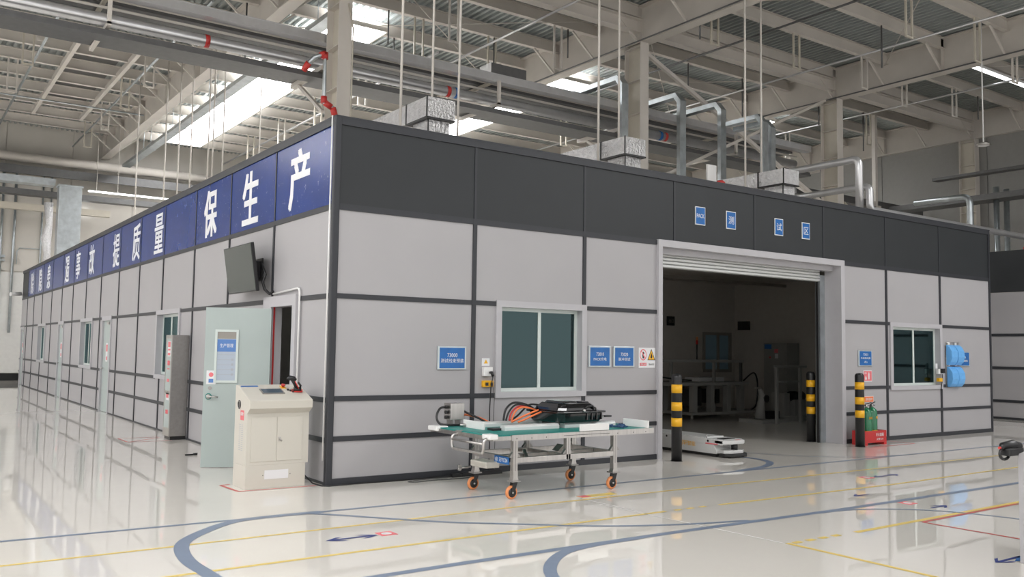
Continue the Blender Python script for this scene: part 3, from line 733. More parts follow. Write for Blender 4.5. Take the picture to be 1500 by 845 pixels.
part('lamp_tube', MB().tube([(0, 0, 0), (3.1, 0, 0)], .035, 8), 'lamp', t); part('lamp_rod', MB().tube([(.3, 0, 0), (.3, 0, 2.81)], .01, 6).tube([(1.1, 0, 0), (1.1, 0, 2.81)], .01, 6), 'cream', t)
solo('strip_light', MB().box(2.55, 2.75, 32.8, 32.96, 7.32, 7.46), 'lamp', 'small lit lamp near the back wall', 'lamp')
t = thing('strip_light', 'bright reflective strip, built as a lamp, high at the upper right', 'lamp', (21.87, 3.8, 10.34))
part('lamp_housing', MB().box(0, 4.6, -.12, .12, .02, .09), 'plast', t); part('lamp_rod', MB().tube([(.6, 0, .09), (.6, 0, .19)], .008, 6).tube([(3.7, 0, .09), (3.7, 0, .19)], .008, 6), 'plast', t); part('lamp_tube', MB().box(.05, 4.55, -.07, .07, .0, .02), 'lamp', t)  # emissive face stands in for the bright reflective band
t = thing('disc_lamp', 'round disc lamp hanging from a rod at the right', 'lamp', (19.12, 2.0, 7.15))
part('lamp_disc', MB().lathe((0, 0, 0), [(.16, 0), (.185, .02), (.17, .055), (.05, .08)], 24), 'steel', t); part('lamp_lens', MB().lathe((0, 0, -.006), [(.13, 0), (.14, .006)], 24), 'plast', t)
part('lamp_rod', MB().tube([(0, 0, .08), (0, 0, 3.385)], .018, 8), 'plast', t)
t = thing('box_lamp', 'white box lamp at the right edge of the roof', 'lamp', (18.42, .33, 7.05))
part('lamp_tray', MB().box(-.20, .35, -.25, .15, 0, .05), 'plast', t); part('lamp_cover', MB().box(-.15, .30, -.2, .1, .05, .30), 'sash', t); part('lamp_rod', MB().tube([(.07, -.13, .3), (.07, -.13, 3.48)], .012, 6), 'plast', t)

# hanging rods down to the booth roof
RODS = [(1.84, 1.9), (2.86, 2.75), (3.35, 2.75), (5.71, 1.9), (6.95, 2.75), (9.56, 1.9), (11.10, 2.75)]
rlab = ['left of the pair over the corner foil duct', 'right of the pair over the corner foil duct', 'tilted one right of the corner foil duct', 'left of the pair over the middle foil duct', 'right of the pair over the middle foil duct', 'left of the pair over the right foil duct', 'right of the pair over the right foil duct']
for (x, y), l in zip(RODS, rlab):
    solo('hanging_rod', MB().tube([(0, 0, 0), (.06 if 'tilted' in l else 0, 0, 6.35)], .020, 8), 'cream', 'white hanging rod, ' + l, 'rod', 'hanging rods over the booth roof', loc=(x, y, 4.2))
for k, (x, y) in enumerate(((2.2, 21.0), (2.6, 19.0), (2.75, 18.0), (2.9, 17.2), (2.95, 15.6), (3.02, 15.4), (3.3, 15.4), (4.28, 15.2))):
    solo('hanging_rod', MB().tube([(0, 0, 0), (0, 0, 6.35)], .022, 8), 'cream', None, None, loc=(x, y, 4.2))
    o = COL.objects[-1]
    tag(o, '%s of the white rods hanging beyond the blue banner' % ['leftmost', 'second from left', 'third from left', 'fourth from left', 'fifth from left', 'sixth from left', 'seventh from left', 'rightmost'][k], 'rod', 'hanging rods beyond the banner')

# U-shaped hangers
def uhanger(x, y, zb, w_=.26, k=0):
    zb = round(zb, 2)
    t = MB(); s = .045
    t.box(-s/2, s/2, -s/2, s/2, zb, 10.53).box(w_-s/2, w_+s/2, -s/2, s/2, zb, 10.53).box(-s/2, w_+s/2, -s/2, s/2, zb-s, zb)
    o = solo('hanger_frame', t, 'creamd' if k % 2 else 'cream', 'empty cream U-shaped hanger below a purlin, %s from the left' % ORD[k], 'hanger', 'U-shaped hangers under the roof', loc=(x, y, 0))
    return o
UH = [(-1.55, 21.8, 9.5), (-1.52, 18.2, 9.44), (-1.18, 18.2, 10.2), (1.86, 29.0, 9.52), (1.83, 25.4, 9.51), (1.78, 21.8, 9.5), (1.73, 18.2, 9.39), (7.9, 27.2, 9.5), (7.9, 23.6, 9.5), (7.9, 20.0, 9.5), (7.9, 16.4, 9.5), (6.99, 11.0, 9.42), (7.0, 9.2, 9.4), (9.37, 11.0, 9.67), (10.36, 9.2, 9.36), (16.3, 16.4, 9.4), (16.3, 12.8, 9.4), (12.67, 5.6, 9.54), (25.0, 12.8, 9.4), (16.0, 5.6, 9.58), (19.23, 5.6, 9.6), (25.0, 9.2, 9.4), (21.36, 5.6, 9.44), (15.55, 2.0, 9.34), (24.33, 5.6, 9.59), (18.79, 2.0, 9.39), (20.79, 2.0, 9.21)]
ORD = ['first', 'second', 'third', 'fourth', 'fifth', 'sixth', 'seventh', 'eighth', 'ninth', 'tenth', 'eleventh', 'twelfth', 'thirteenth', 'fourteenth', 'fifteenth', 'sixteenth', 'seventeenth', 'eighteenth', 'nineteenth', 'twentieth', 'twenty-first', 'twenty-second', 'twenty-third', 'twenty-fourth', 'twenty-fifth', 'twenty-sixth', 'twenty-seventh']
for k, (x, y, z) in enumerate(UH): uhanger(x, y, z, .26, k)
# small droppers (dark conduits) and sprinkler lines below the roof
dp = [(3.0, 12.8), (6.2, 11.0), (7.3, 12.8), (9.57, 11.0), (10.84, 9.2), (8.89, 5.6), (13.6, 9.2), (15.61, 9.2), (12.25, 5.6), (18.12, 9.2), (14.6, 5.6), (22.14, 9.2), (17.4, 3.8), (24.8, 9.2), (26.0, 5.6)]
for k, (x, y) in enumerate(dp):
    zb = 9.0+(k*37 % 10)*.09
    solo('dropper', MB().tube([(0, 0, zb-10.53), (0, 0, 0)], .022, 6), 'tray', 'thin dark dropper hanging from a purlin, %s from the left' % ORD[k], 'dropper', 'thin dark droppers under the roof', loc=(x, y, 10.53))
def line(pts, r, m, lab, cat='pipe'): return solo('sprinkler_line', MB().tube(pts, r, 8), m, lab, cat)
line([(11.62, -6, 9.80), (11.62, 14, 9.80)], .022, 'tray', 'dark conduit under the middle girder')
line([(20.2, -6, 9.80), (20.2, 14, 9.80)], .022, 'tray', 'dark conduit under the right girder')
line([(17.9, -4, 10.06), (17.9, 30, 10.06)], .03, 'pipe', 'sprinkler line in the bay right of the middle girder')
line([(14.3, -4, 10.05), (14.3, 12, 10.05)], .03, 'tray', 'dark line in the bay right of the middle girder')
line([(23.5, -4, 10.05), (23.5, 14, 10.05)], .03, 'pipe', 'sprinkler line in the far right bay')
line([(-1.0, 12, 10.1), (-1.05, 30, 10.1)], .04, 'galv', 'sprinkler line in the far left bay')
line([(1.9, 12, 10.05), (1.9, 32, 10.05)], .035, 'galv', 'sprinkler line left of the left girder')
line([(8.3, 12, 10.1), (8.3, 32, 10.1)], .04, 'pipe', 'sprinkler line right of the left skylight')
line([(9.0, 4, 10.05), (9.0, 14, 10.05)], .03, 'pipe', 'short sprinkler line above the rack')
line([(-6, 24.0, 9.9), (3, 24.0, 9.9)], .03, 'galv', 'cross sprinkler line in the left bay')
# items on the right booth
solo('red_bundle', MB().box(19.7, 20.1, .9, 1.35, 4.36, 4.46), 'red', 'red bundle lying on the right booth roof', 'bundle', bevel=.03)
solo('cone_fitting', MB().prism([(0, 0), (.16, 0), (.10, .22), (.09, .5), (.06, .5), (.05, .22)], 'x', 0, .1), 'plast', 'white cone fitting on the right booth roof', 'fitting', loc=(19.7, .62, 4.36))

# ------------------------------------------------------------------ signs on the booth
def plaque(name, lab, cat, x0, x1, z0, z1, lines, rim='sash', m='signb', grp=None, lh=.045, dz=0):
    t = thing(name, lab, cat, ((x0+x1)/2, -.001, (z0+z1)/2), group=grp)
    W, Hh = (x1-x0)/2, (z1-z0)/2
    part('sign_backing', MB().box(-W, W, -.018, 0, -Hh, Hh), 'galv', t, 'grey-green border', bevel=.004)
    part('sign_rim', MB().box(-W+.014, W-.014, -.021, -.018, -Hh+.014, Hh-.014), rim, t)
    f = part('sign_face', MB().box(-W+.028, W-.028, -.024, -.021, -Hh+.02, Hh-.02), m, t)
    n = len(lines)
    for i, (tx, w_) in enumerate(lines):
        text(tx, w_, lh, 'paper', f, (0, -.0242, dz+(n-1)*.035-i*.07), 'front')
    return t
plaque('station_sign', 'blue sign reading 73000 left of the first window', 'sign', 1.435, 1.865, 1.335, 1.635, [('73000', .15), ('测试线束预装', .34)], lh=.052)
plaque('station_sign', 'blue sign reading 73010 right of the first window', 'sign', 3.915, 4.335, 1.37, 1.672, [('73010', .14), ('PACK充电', .24)], lh=.048)
plaque('station_sign', 'blue sign reading 73020 beside the warning sheet', 'sign', 4.385, 4.80, 1.37, 1.672, [('73020', .14), ('脉冲测试', .23)], lh=.048)
plaque('station_sign', 'blue sign above the fire equipment placard', 'sign', 10.39, 10.82, 1.39, 1.69, [('73021', .15), ('外观测试(静', .30), ('态)', .10)], lh=.042, dz=-.0)
plaque('station_sign', 'blue sign partly hidden behind the blue covers', 'sign', 13.82, 14.32, 1.39, 1.70, [('73030', .16), ('安规性能测试', .32)], lh=.042)
for k, (x0, x1, tx, lab) in enumerate(((6.095, 6.32, 'PACK', 'small blue sign reading PACK above the roller door'), (6.815, 7.045, '测', 'small blue sign second from left above the roller door'), (8.035, 8.255, '试', 'small blue sign third from left above the roller door'), (8.775, 8.99, '区', 'small blue sign rightmost above the roller door'))):
    t = thing('letter_sign', lab, 'sign', ((x0+x1)/2, -.001, 3.762), group='letter signs above the roller door')
    W, Hh = (x1-x0)/2, .145
    part('sign_backing', MB().box(-W, W, -.012, 0, -Hh, Hh), 'paper', t)
    f = part('sign_face', MB().box(-W+.012, W-.012, -.015, -.012, -Hh+.014, Hh-.014), 'signb', t)
    text(tx, .13 if k else .17, .13 if k else .065, 'paper', f, (0, -.0152, 0), 'front')
# warning sheet next to the door
t = thing('warning_sheet', 'white warning sheet with red ban and yellow flame symbols beside the roller door', 'sign', (4.90, 0, 1.36))
sh = part('sheet', MB().box(0, .335, -.004, 0, 0, .30), 'paper', t)
ring = MB(); n = 28
vs = []; 
for j in range(n):
    a = 2*PI*j/n; vs += [(.088+.070*math.cos(a), -.0045, .195+.085*math.sin(a)), (.088+.056*math.cos(a), -.0045, .195+.068*math.sin(a))]
ring.add(vs, [(2*j, 2*j+1, (2*j+3) % (2*n), (2*j+2) % (2*n)) for j in range(n)])
ring.add([(.042, -.0046, .25), (.054, -.0046, .262), (.137, -.0046, .145), (.125, -.0046, .132)], [(0, 1, 2, 3)])
part('ban_ring', ring, 'pink', sh)
part('figure_mark', MB().add([(.075, -.0043, .14), (.105, -.0043, .14), (.10, -.0043, .20), (.115, -.0043, .22), (.09, -.0043, .245), (.07, -.0043, .21)], [(0, 1, 2, 3, 4, 5)]), 'black', sh)
part('warning_triangle', MB().add([(.175, -.0044, .115), (.335, -.0044, .115), (.255, -.0044, .285)], [(0, 1, 2)]), 'black', sh)
part('warning_triangle', MB().add([(.192, -.0048, .125), (.318, -.0048, .125), (.255, -.0048, .262)], [(0, 1, 2)]), 'yellow', sh)
part('flame_mark', MB().add([(.238, -.0052, .15), (.255, -.0052, .138), (.272, -.0052, .15), (.276, -.0052, .175), (.255, -.0052, .225), (.24, -.0052, .185)], [(0, 1, 2, 3, 4, 5)]), 'black', sh)
part('caption_band', MB().box(.02, .155, -.005, -.004, .03, .075), 'pink', sh)
text('禁止入内', .10, .025, 'paper', sh, (.088, -.0055, .052), 'front'); text('当心火灾', .11, .03, 'black', sh, (.255, -.0045, .052), 'front')
# fire placards
t = thing('fire_placard', 'red and white fire extinguisher placard right of the outer bollard', 'sign', (10.56, 0, 1.11))
f = part('placard', MB().box(0, .27, -.004, 0, 0, .205), 'paper', t); f = part('placard_face', MB().box(.012, .258, -.006, -.004, .012, .193), 'pink', t)
part('extinguisher_mark', MB().box(.15, .185, -.0075, -.006, .04, .15).box(.16, .175, -.0075, -.006, .15, .17), 'paper', f); part('extinguisher_mark', MB().add([(.05, -.0075, .03), (.09, -.0075, .03), (.10, -.0075, .06), (.07, -.0075, .11), (.045, -.0075, .06)], [(0, 1, 2, 3, 4)]), 'paper', f)
text('灭火', .07, .035, 'paper', f, (.065, -.0065, .155), 'front')
t = thing('fire_placard', 'narrow orange-red strip placard low beside the outer bollard', 'sign', (10.56, 0, .725))
part('placard', MB().box(0, .31, -.004, 0, 0, .115), 'paper', t); f = part('placard_face', MB().box(.008, .302, -.006, -.004, .008, .107), 'orangec', t)
text('消防器材', .22, .05, 'paper', f, (.16, -.0065, .058), 'front')

# sockets
t = thing('wall_socket', 'white plug socket with hazard sticker left of the first window', 'socket', (2.19, 0, 1.25))
part('socket_box', MB().box(-.075, .065, -.06, 0, 0, .12), 'plast', t, bevel=.008)
part('sticker', MB().box(-.075, .045, -.003, 0, .135, .235), 'paper', t); part('sticker_triangle', MB().add([(-.045, -.0035, .165), (.02, -.0035, .165), (-.012, -.0035, .22)], [(0, 1, 2)]), 'yellow', t)
part('plug', MB().tube([(.02, -.06, .05), (.02, -.10, .05), (.03, -.11, .0)], .018, 8), 'black', t)
t = thing('switch_box', 'yellow switch box under the plug socket', 'switch', (2.195, 0, 1.11))
part('box_body', MB().box(-.08, .08, -.05, 0, 0, .085), 'yellow', t, bevel=.006)
part('switch_key', MB().box(-.05, -.01, -.062, -.05, .02, .06).box(.03, .06, -.062, -.05, .02, .06), 'black', t)
solo('power_cable', MB().tube([(2.22, -.11, 1.25), (2.225, -.06, 1.1), (2.21, -.06, .8), (2.225, -.05, .4), (2.21, -.06, .03), (2.05, -.14, .008), (1.6, -.16, .008)], .008, 6), 'black', 'black power cable hanging from the plug socket', 'cable')
solo('power_cable', MB().tube([(2.25, -.055, 1.15), (2.29, -.05, 1.0), (2.28, -.05, .7), (2.31, -.05, .5), (2.30, -.05, .06), (2.33, -.10, .008)], .005, 6), 'tray', 'thin grey cable hanging from the yellow switch box', 'cable')
t = thing('wall_socket', 'small white socket with black plug right of the second window', 'socket', (13.08, 0, 1.06))
part('socket_box', MB().box(-.03, .08, -.05, 0, .18, .28), 'plast', t, bevel=.005); part('sticker', MB().box(-.05, .02, -.003, 0, .29, .39), 'paper', t)
part('plug', MB().box(.04, .13, -.10, -.05, .2, .29), 'black', t); part('yellow_plug', MB().box(-.02, .10, -.06, 0, .03, .10), 'yellow', t); part('plug_lead', MB().tube([(.09, -.06, .18), (.11, -.05, .05), (.08, -.04, -.1), (.10, -.03, -.18)], .008, 6), 'black', t)

# blue covers hung on the wall
rk = thing('cover_rack', 'wire rack on the booth wall holding four blue covers', 'rack', (13.36, 0, .98))
part('rack_wire', MB().tube([(.02, -.02, .84), (.55, -.02, .84)], .008, 6).tube([(.02, -.02, .42), (.55, -.02, .42)], .008, 6).tube([(.04, -.02, .0), (.04, -.02, .90)], .006, 6).tube([(.53, -.02, .0), (.53, -.02, .90)], .006, 6).tube([(.02, -.02, .90), (.55, -.02, .90)], .006, 6), 'steel', rk)
part('rack_clip', MB().box(.1, .15, -.04, -.01, .84, .90).box(.36, .41, -.04, -.01, .84, .90).box(.1, .15, -.04, -.01, .42, .46).box(.36, .41, -.04, -.01, .42, .46), 'plast', rk)
for k, (dx, z0) in enumerate(((.03, .98+.44), (.29, .98+.44), (.05, .98), (.30, .98))):
    pr = [(0, 0), (-.05, .0), (-.10, .06), (-.13, .16), (-.12, .28), (-.07, .37), (-.02, .41), (0, .41)]
    solo('blue_cover', MB().prism([(a-.025, b) for a, b in pr], 'x', 0, .235), 'bag', 'bulging blue cover hanging on the wall rack, %s' % ['upper left', 'upper right', 'lower left', 'lower right'][k], 'cover', 'blue covers on the wall rack', bevel=.02, loc=(13.36+dx, 0, z0))

# ------------------------------------------------------------------ TV, conduit, camera
t = thing('wall_screen', 'black flat screen tilted down on the left wall above the open door', 'television', (-.25, 2.57, 2.665))
ta = math.atan2(.10, .655)
def tp(x, y, z):  # local tilt
    return (x*math.cos(ta)-z*math.sin(ta), y, z*math.cos(ta)+x*math.sin(ta))
def tbox(x0, x1, y0_, y1_, z0, z1):
    m = MB().box(x0, x1, y0_, y1_, z0, z1); m.v = [tp(*v) for v in m.v]; return m
part('screen_bezel', tbox(-.02, .025, -.585, .585, -.33, .33), 'black', t, bevel=.004)
part('screen_glass', tbox(-.023, -.02, -.572, .572, -.312, .318), 'screen', t)
part('screen_back', tbox(.025, .06, -.40, .40, -.25, .22), 'black', t)
part('wall_bracket', MB().box(.05, .25, -.12, -.08, -.12, .12).box(.05, .25, .08, .12, -.12, .12).box(.23, .25, -.2, .2, -.16, .16), 'black', t)
part('signal_cable', MB().tube([(.12, -.50, .05), (.16, -.55, -.1), (.12, -.56, -.2), (.16, -.54, -.30), (.20, -.62, -.36), (.22, -.70, -.33)], .018, 8), 'black', t)
solo('conduit', MB().tube(elbow([(-.03, 1.86, 2.30), (-.03, .93, 2.34), (-.03, .93, .30)], .08), .013, 8), 'plast', 'white conduit bending down beside the open door', 'conduit')
t = thing('security_camera', 'small white camera at the far top corner of the left wall', 'camera', (-.03, 29.2, 3.45))
part('camera_body', MB().tube([(-.05, -.1, .02), (-.42, -.3, -.02)], .07, 10), 'plast', t); part('camera_arm', MB().tube([(0, 0, 0), (-.15, -.1, 0)], .02, 6), 'plast', t)

# ------------------------------------------------------------------ stainless cabinet at the left wall
t = thing('steel_cabinet', 'tall narrow stainless cabinet with green-tinted glass against the left wall', 'cabinet', (-.29, 5.88, 0))
part('cabinet_body', MB().box(.012, .28, 0, .40, .06, 1.765), 'steeld', t, 'brushed brown-grey body', bevel=.004)
part('plinth', MB().box(.03, .28, .02, .38, 0, .06), 'black', t)
ch_ = MB().box(0, .014, 0, .03, .06, 1.765).box(0, .014, .37, .40, .06, 1.765).box(0, .014, .03, .37, 1.70, 1.765).box(0, .014, .03, .37, .76, .82).box(0, .014, .03, .37, .06, .20)
part('glass_frame', ch_, 'steel', t, 'polished front frame')
part('glass_door', MB().box(.004, .012, .03, .37, .82, 1.70), 'door', t); part('glass_door', MB().box(.004, .012, .03, .37, .20, .76), 'door', t)
for (z0, z1, m) in ((1.40, 1.66, 'paper'), (.66, .78, 'paper')):
    part('notice', MB().box(.0, .004, .08, .26, z0, z1), m, t, 'white notice with red print')
for z0, z1 in ((1.56, 1.65), (1.50, 1.53), (1.42, 1.46), (1.25, 1.33), (1.18, 1.20), (.97, 1.02), (.70, .76), (.43, .50)): part('red_lettering', MB().box(-.002, .0, .10, .25, z0, z1), 'pink', t)
text('箱', .09, .09, 'pink', t, (-.0022, .17, 1.29), 'left'); text('消防', .14, .06, 'pink', t, (-.0022, .19, .46), 'left')
solo('small_stopper', MB().box(0, .05, 0, .05, 0, .03).box(-.12, 0, .01, .03, 0, .02), 'black', 'small black stopper lying on the floor beside the open door', 'stopper', loc=(-.50, 3.6, 0))

# ------------------------------------------------------------------ control console
def console(x, y, lab, full=True):
    t = thing('control_console', lab, 'console', (x, y, 0))
    Wc, D = .735, .42
    part('plinth', MB().box(.0, Wc-.03, 0, D, 0, .26), 'console', t, bevel=.004)
    pr = [(0, .26), (0, .84), (-.09, .90), (-.10, .985), (-.085, .995), (.34, 1.145), (D, 1.145), (D, .26)]
    part('console_body', MB().prism(pr, 'x', 0, Wc-.0), 'console', t, bevel=.004)
    sl = math.atan2(.15, .425)
    def desk(u, v, h=0): # u along x, v up the slope from lip
        return (u, -.085+v*math.cos(sl)-h*math.sin(sl), .995+v*math.sin(sl)+h*math.cos(sl))
    def dplate(name, u0, u1, v0, v1, h0, h1, m, lab=None, par=t, bev=0):
        vs = [desk(u, v, h) for h in (h0, h1) for v in (v0, v1) for u in (u0, u1)]
        return part(name, MB().add(vs, [(0, 2, 3, 1), (4, 5, 7, 6), (0, 1, 5, 4), (2, 6, 7, 3), (0, 4, 6, 2), (1, 3, 7, 5)]), m, par, lab, bev)
    part('cabinet_door', MB().box(.05, .345, -.008, 0, .30, .80), 'console', t, bevel=.003)
    d = part('cabinet_door', MB().box(.352, .655, -.008, 0, .30, .80), 'console', t, bevel=.003)
    part('door_lock', MB().box(.37, .395, -.016, -.008, .52, .57).tube([(.382, -.016, .545), (.382, -.03, .545), (.405, -.035, .525)], .007, 8), 'steel', d, 'chrome key lock')
    part('plate', MB().box(.22, .50, -.005, 0, .10, .20), 'paper', t, 'white plate on the plinth')
    part('plate_screw', MB().box(.20, .206, -.004, 0, .14, .15).box(.52, .526, -.004, 0, .14, .15), 'black', t)
    s = dplate('touch_screen', .20, .46, .17, .31, .0, .012, 'steeld', 'grey-framed touch screen', bev=.002)
    dplate('screen_glass', .215, .445, .185, .295, .012, .014, 'lcd', None, s)
    dplate('label_strip', .02, .22, .395, .43, .0, .002, 'signb', 'blue label strip')
    e = dplate('stop_plate', .475, .535, .33, .41, 0, .004, 'yellow')
    cc = Vector(desk(.505, .37, .004)); nn = Vector((0, -math.sin(sl), math.cos(sl)))
    part('stop_button', MB().tube([cc, cc+nn*.02, cc+nn*.02, cc+nn*.035], [.012, .012, .024, .022], 14), 'redc', e, 'red stop button')
    for k in range(3):
        dplate('push_switch', .525+k*.02, .545+k*.02, .27-k*.03, .295-k*.03, 0, .014, 'black')
    v = MB()
    for k in range(14):
        for yy in (.12, .20): v.box(-.002, 0, yy, yy+.05, .42+k*.022, .425+k*.022)
    part('side_vent', v, 'grime', t, 'row of side louvres')
    part('side_fan', MB().lathe((-.006, .27, .93), [(.05, 0), (.05, .006)], 18, 'x'), 'black', t)
    part('fan_guard', MB().tube([(-.008, .27+.04*math.cos(a), .93+.04*math.sin(a)) for a in [2*PI*j/16 for j in range(17)]], .003, 5), 'steel', t)
    part('side_sticker', MB().box(-.002, 0, .10, .22, .76, .87), 'pink', t, 'red printed sticker')
    text('危险', .09, .04, 'paper', t, (-.0022, .16, .83), 'left')
    return t, desk
con, desk = console(-.905, .165, 'cream control console beside the booth corner')
def scanner(loc, rz, lab):
    t = thing('barcode_scanner', lab, 'scanner', loc, rz)
    part('scanner_head', MB().tube([(-.055, 0, .150), (-.02, 0, .165), (.02, 0, .158), (.045, 0, .14)], [.018, .028, .026, .016], 12), 'black', t)
    part('scanner_grip', MB().tube([(.0, 0, .15), (.03, 0, .09), (.06, 0, .03)], [.022, .017, .022], 10), 'black', t)
    part('scanner_trim', MB().tube([(.035, -.020, .13), (.06, -.022, .08), (.08, -.02, .04)], .006, 8), 'redc', t, 'red trim')
    part('scanner_cradle', MB().tube([(.02, 0, .022), (.11, 0, .022)], .026, 10), 'black', t); part('cradle_base', MB().box(.0, .125, -.034, .034, .0, .012), 'redc', t, 'red cradle base')
    part('cradle_arm', MB().tube([(.09, .0, .02), (.10, 0, .07), (.07, 0, .11)], .012, 8), 'black', t)
    return t
sc = scanner(Vector((-.905, .165, 0))+Vector(desk(.57, .25, .0)), math.radians(-30), 'black and red barcode scanner in a cradle on the console')
sc.rotation_euler = (math.atan2(.15, .425), 0, math.radians(-20)); sc.scale = (1, 1, 1)
solo('power_cable', MB().tube([(-.175, .30, .20), (-.16, .28, .10), (-.12, .12, .02), (-.07, -.02, .008), (.0, -.08, .008), (.4, -.07, .008), (.9, -.09, .008), (1.4, -.07, .008), (1.9, -.12, .008)], .008, 6), 'black', 'black power cable running from the console along the booth base', 'cable')
t = thing('control_console', 'grey console cut off by the right edge of the picture', 'console', (3.06, -6.85, 0))
part('console_body', MB().prism([(0, 0), (0, 1.10), (.12, 1.10), (.60, .84), (.60, 0)], 'x', 0, .8), 'panel', t, bevel=.004)
part('cabinet_door', MB().box(.03, .77, .60, .606, .12, .76), 'panel', t)
t = thing('barcode_scanner', 'black scanner with red tip in a holder on the right edge console', 'scanner', (2.93, -6.20, .86))
part('scanner_head', MB().tube([(-.035, .0, .03), (.0, 0, .045), (.12, -.02, .05), (.2, -.03, .04)], [.012, .028, .04, .03], 12), 'black', t)
part('scanner_tip', MB().tube([(-.055, 0, .033), (-.03, 0, .034)], .010, 8), 'redc', t, 'red tip')
part('scanner_ring', MB().tube([(.03+.075*math.cos(a), 0, -.015+.045*math.sin(a)) for a in [2*PI*j/20 for j in range(21)]], .011, 8), 'black', t)
part('holder_plate', MB().box(.0, .22, -.06, .02, -.03, .03), 'black', t, bevel=.01)

# ------------------------------------------------------------------ bollards
for (x, y, lab) in ((5.36, -.33, 'black and yellow bollard at the left side of the roller door'), (9.74, .545, 'black and yellow bollard just inside the roller door'), (9.74, -.46, 'black and yellow bollard beside the fire extinguishers')):
    t = thing('bollard', lab, 'bollard', (x, y, 0), group='striped bollards at the roller door')
    part('post', MB().lathe((0, 0, 0), [(.078, 0), (.078, 1.22), (.074, 1.25), (.055, 1.275), (.0, 1.285)], 32), 'black', t)
    part('foot_ring', MB().lathe((0, 0, 0), [(.088, 0), (.088, .008)], 32), 'black', t)
    for z in (.998, .738, .508): part('stripe', MB().lathe((0, 0, z), [(.0795, 0), (.0795, .125)], 32), 'yellow', t, 'reflective yellow band')

# ------------------------------------------------------------------ fire extinguishers in a red tray
t = thing('extinguisher_tray', 'red metal tray holding two green fire extinguishers', 'tray', (9.98, -.40, 0))
part('tray_body', MB().box(0, .02, 0, .26, .04, .25).box(.64, .66, 0, .26, .04, .25).box(.02, .64, 0, .02, .04, .25).box(.02, .64, .24, .26, .04, .25).box(.02, .64, .02, .24, .04, .06), 'red', t, bevel=.003)
part('tray_foot', MB().box(0, .08, 0, .26, 0, .04).box(.58, .66, 0, .26, 0, .04), 'red', t)
text('灭火器箱', .24, .06, 'paper', t, (.45, -.001, .18), 'front'); text('火警119', .2, .04, 'paper', t, (.45, -.001, .10), 'front')
for k, (x, y) in enumerate(((10.18, -.30), (10.44, -.24))):
    t = thing('fire_extinguisher', ['green fire extinguisher standing at the left in the red tray', 'green fire extinguisher standing at the right in the red tray'][k], 'extinguisher', (x, y, .06), rz=.25*k, group='fire extinguishers')
    part('cylinder', MB().lathe((0, 0, 0), [(.088, 0), (.095, .02), (.095, .50), (.085, .55), (.055, .58), (.025, .60)], 28), 'green', t)
    part('yellow_band', MB().lathe((0, 0, .18), [(.0965, 0), (.0965, .012)], 28), 'yellow', t)
    text('灭火器', .10, .045, 'yellow', t, (-.02, -.097, .42), 'front')
    part('valve', MB().cyl((0, 0), .02, .60, .65, 12), 'steel', t)
    part('handle', MB().beam((-.02, 0, .66), (.12, -.02, .69), .02, .012).beam((-.02, 0, .64), (.10, -.02, .63), .02, .012), 'black', t)
    part('hose', MB().tube(elbow([(0, 0, .63), (-.11, -.01, .66), (-.14, -.01, .5), (-.115, -.01, .16)], .06), .012, 8), 'rubber', t)

# ------------------------------------------------------------------ automated cart in the doorway
t = thing('transport_robot', 'low silver transport robot poking out of the roller door', 'robot', (6.27, -.44, 0))
part('robot_body', MB().prism([(.16, .045), (.16, .10), (.20, .155), (.20, .185), (.05, .185), (.02, .205), (.02, .25), (.08, .27), (2.3, .27), (2.3, .045)], 'x', 0, .49), 'agv', t, bevel=.006)
part('robot_deck', MB().box(.03, .46, .42, 2.25, .27, .285), 'alu', t)
part('nose_cover', MB().prism([(.0, .03), (.10, -.03), (.40, -.03), (.49, .04), (.49, .20), (.0, .20)], 'z', .20, .262), 'agv', t, bevel=.012)
part('nose_pad', MB().box(.10, .36, .10, .24, .268, .276), 'black', t)
part('nose_base', MB().prism([(.02, .03), (.12, -.04), (.38, -.04), (.48, .03), (.48, .17), (.02, .17)], 'z', .06, .11), 'agv', t, bevel=.008)
part('bumper', MB().prism([(-.01, .10), (-.01, -.02), (.10, -.10), (.40, -.10), (.50, -.02), (.50, .10)], 'z', .02, .065), 'rubber', t, 'dark grey rubber bumper', bevel=.012)
part('lidar', MB().cyl((.30, .06), .05, .11, .20, 18), 'black', t, 'black round sensor')
part('light_slot', MB().box(-.003, .0, .13, .38, .185, .205).box(.0, .16, .05, .053, .185, .205), 'pink', t, 'red light slot')
part('red_mark', MB().box(.28, .38, .0, .05, .262, .264), 'pink', t)
part('skirt', MB().box(.01, .48, .16, 2.29, .012, .045), 'black', t)
part('button', MB().lathe((-.004, .33, .235), [(.018, 0), (.018, .004)], 12, 'x').lathe((-.004, 1.22, .235), [(.018, 0), (.018, .004)], 12, 'x').lathe((-.004, 2.0, .235), [(.018, 0), (.018, .004)], 12, 'x'), 'black', t)
part('antenna', MB().cyl((.05, .40), .008, .27, .32, 8), 'steel', t)
part('emblem', MB().lathe((-.004, 1.03, .165), [(.055, 0), (.055, .003)], 6, 'x'), 'yellow', t, 'orange round emblem')
text('国轩智能', .34, .075, 'yellow', t, (-.003, .76, .165), 'left', label='orange lettering')

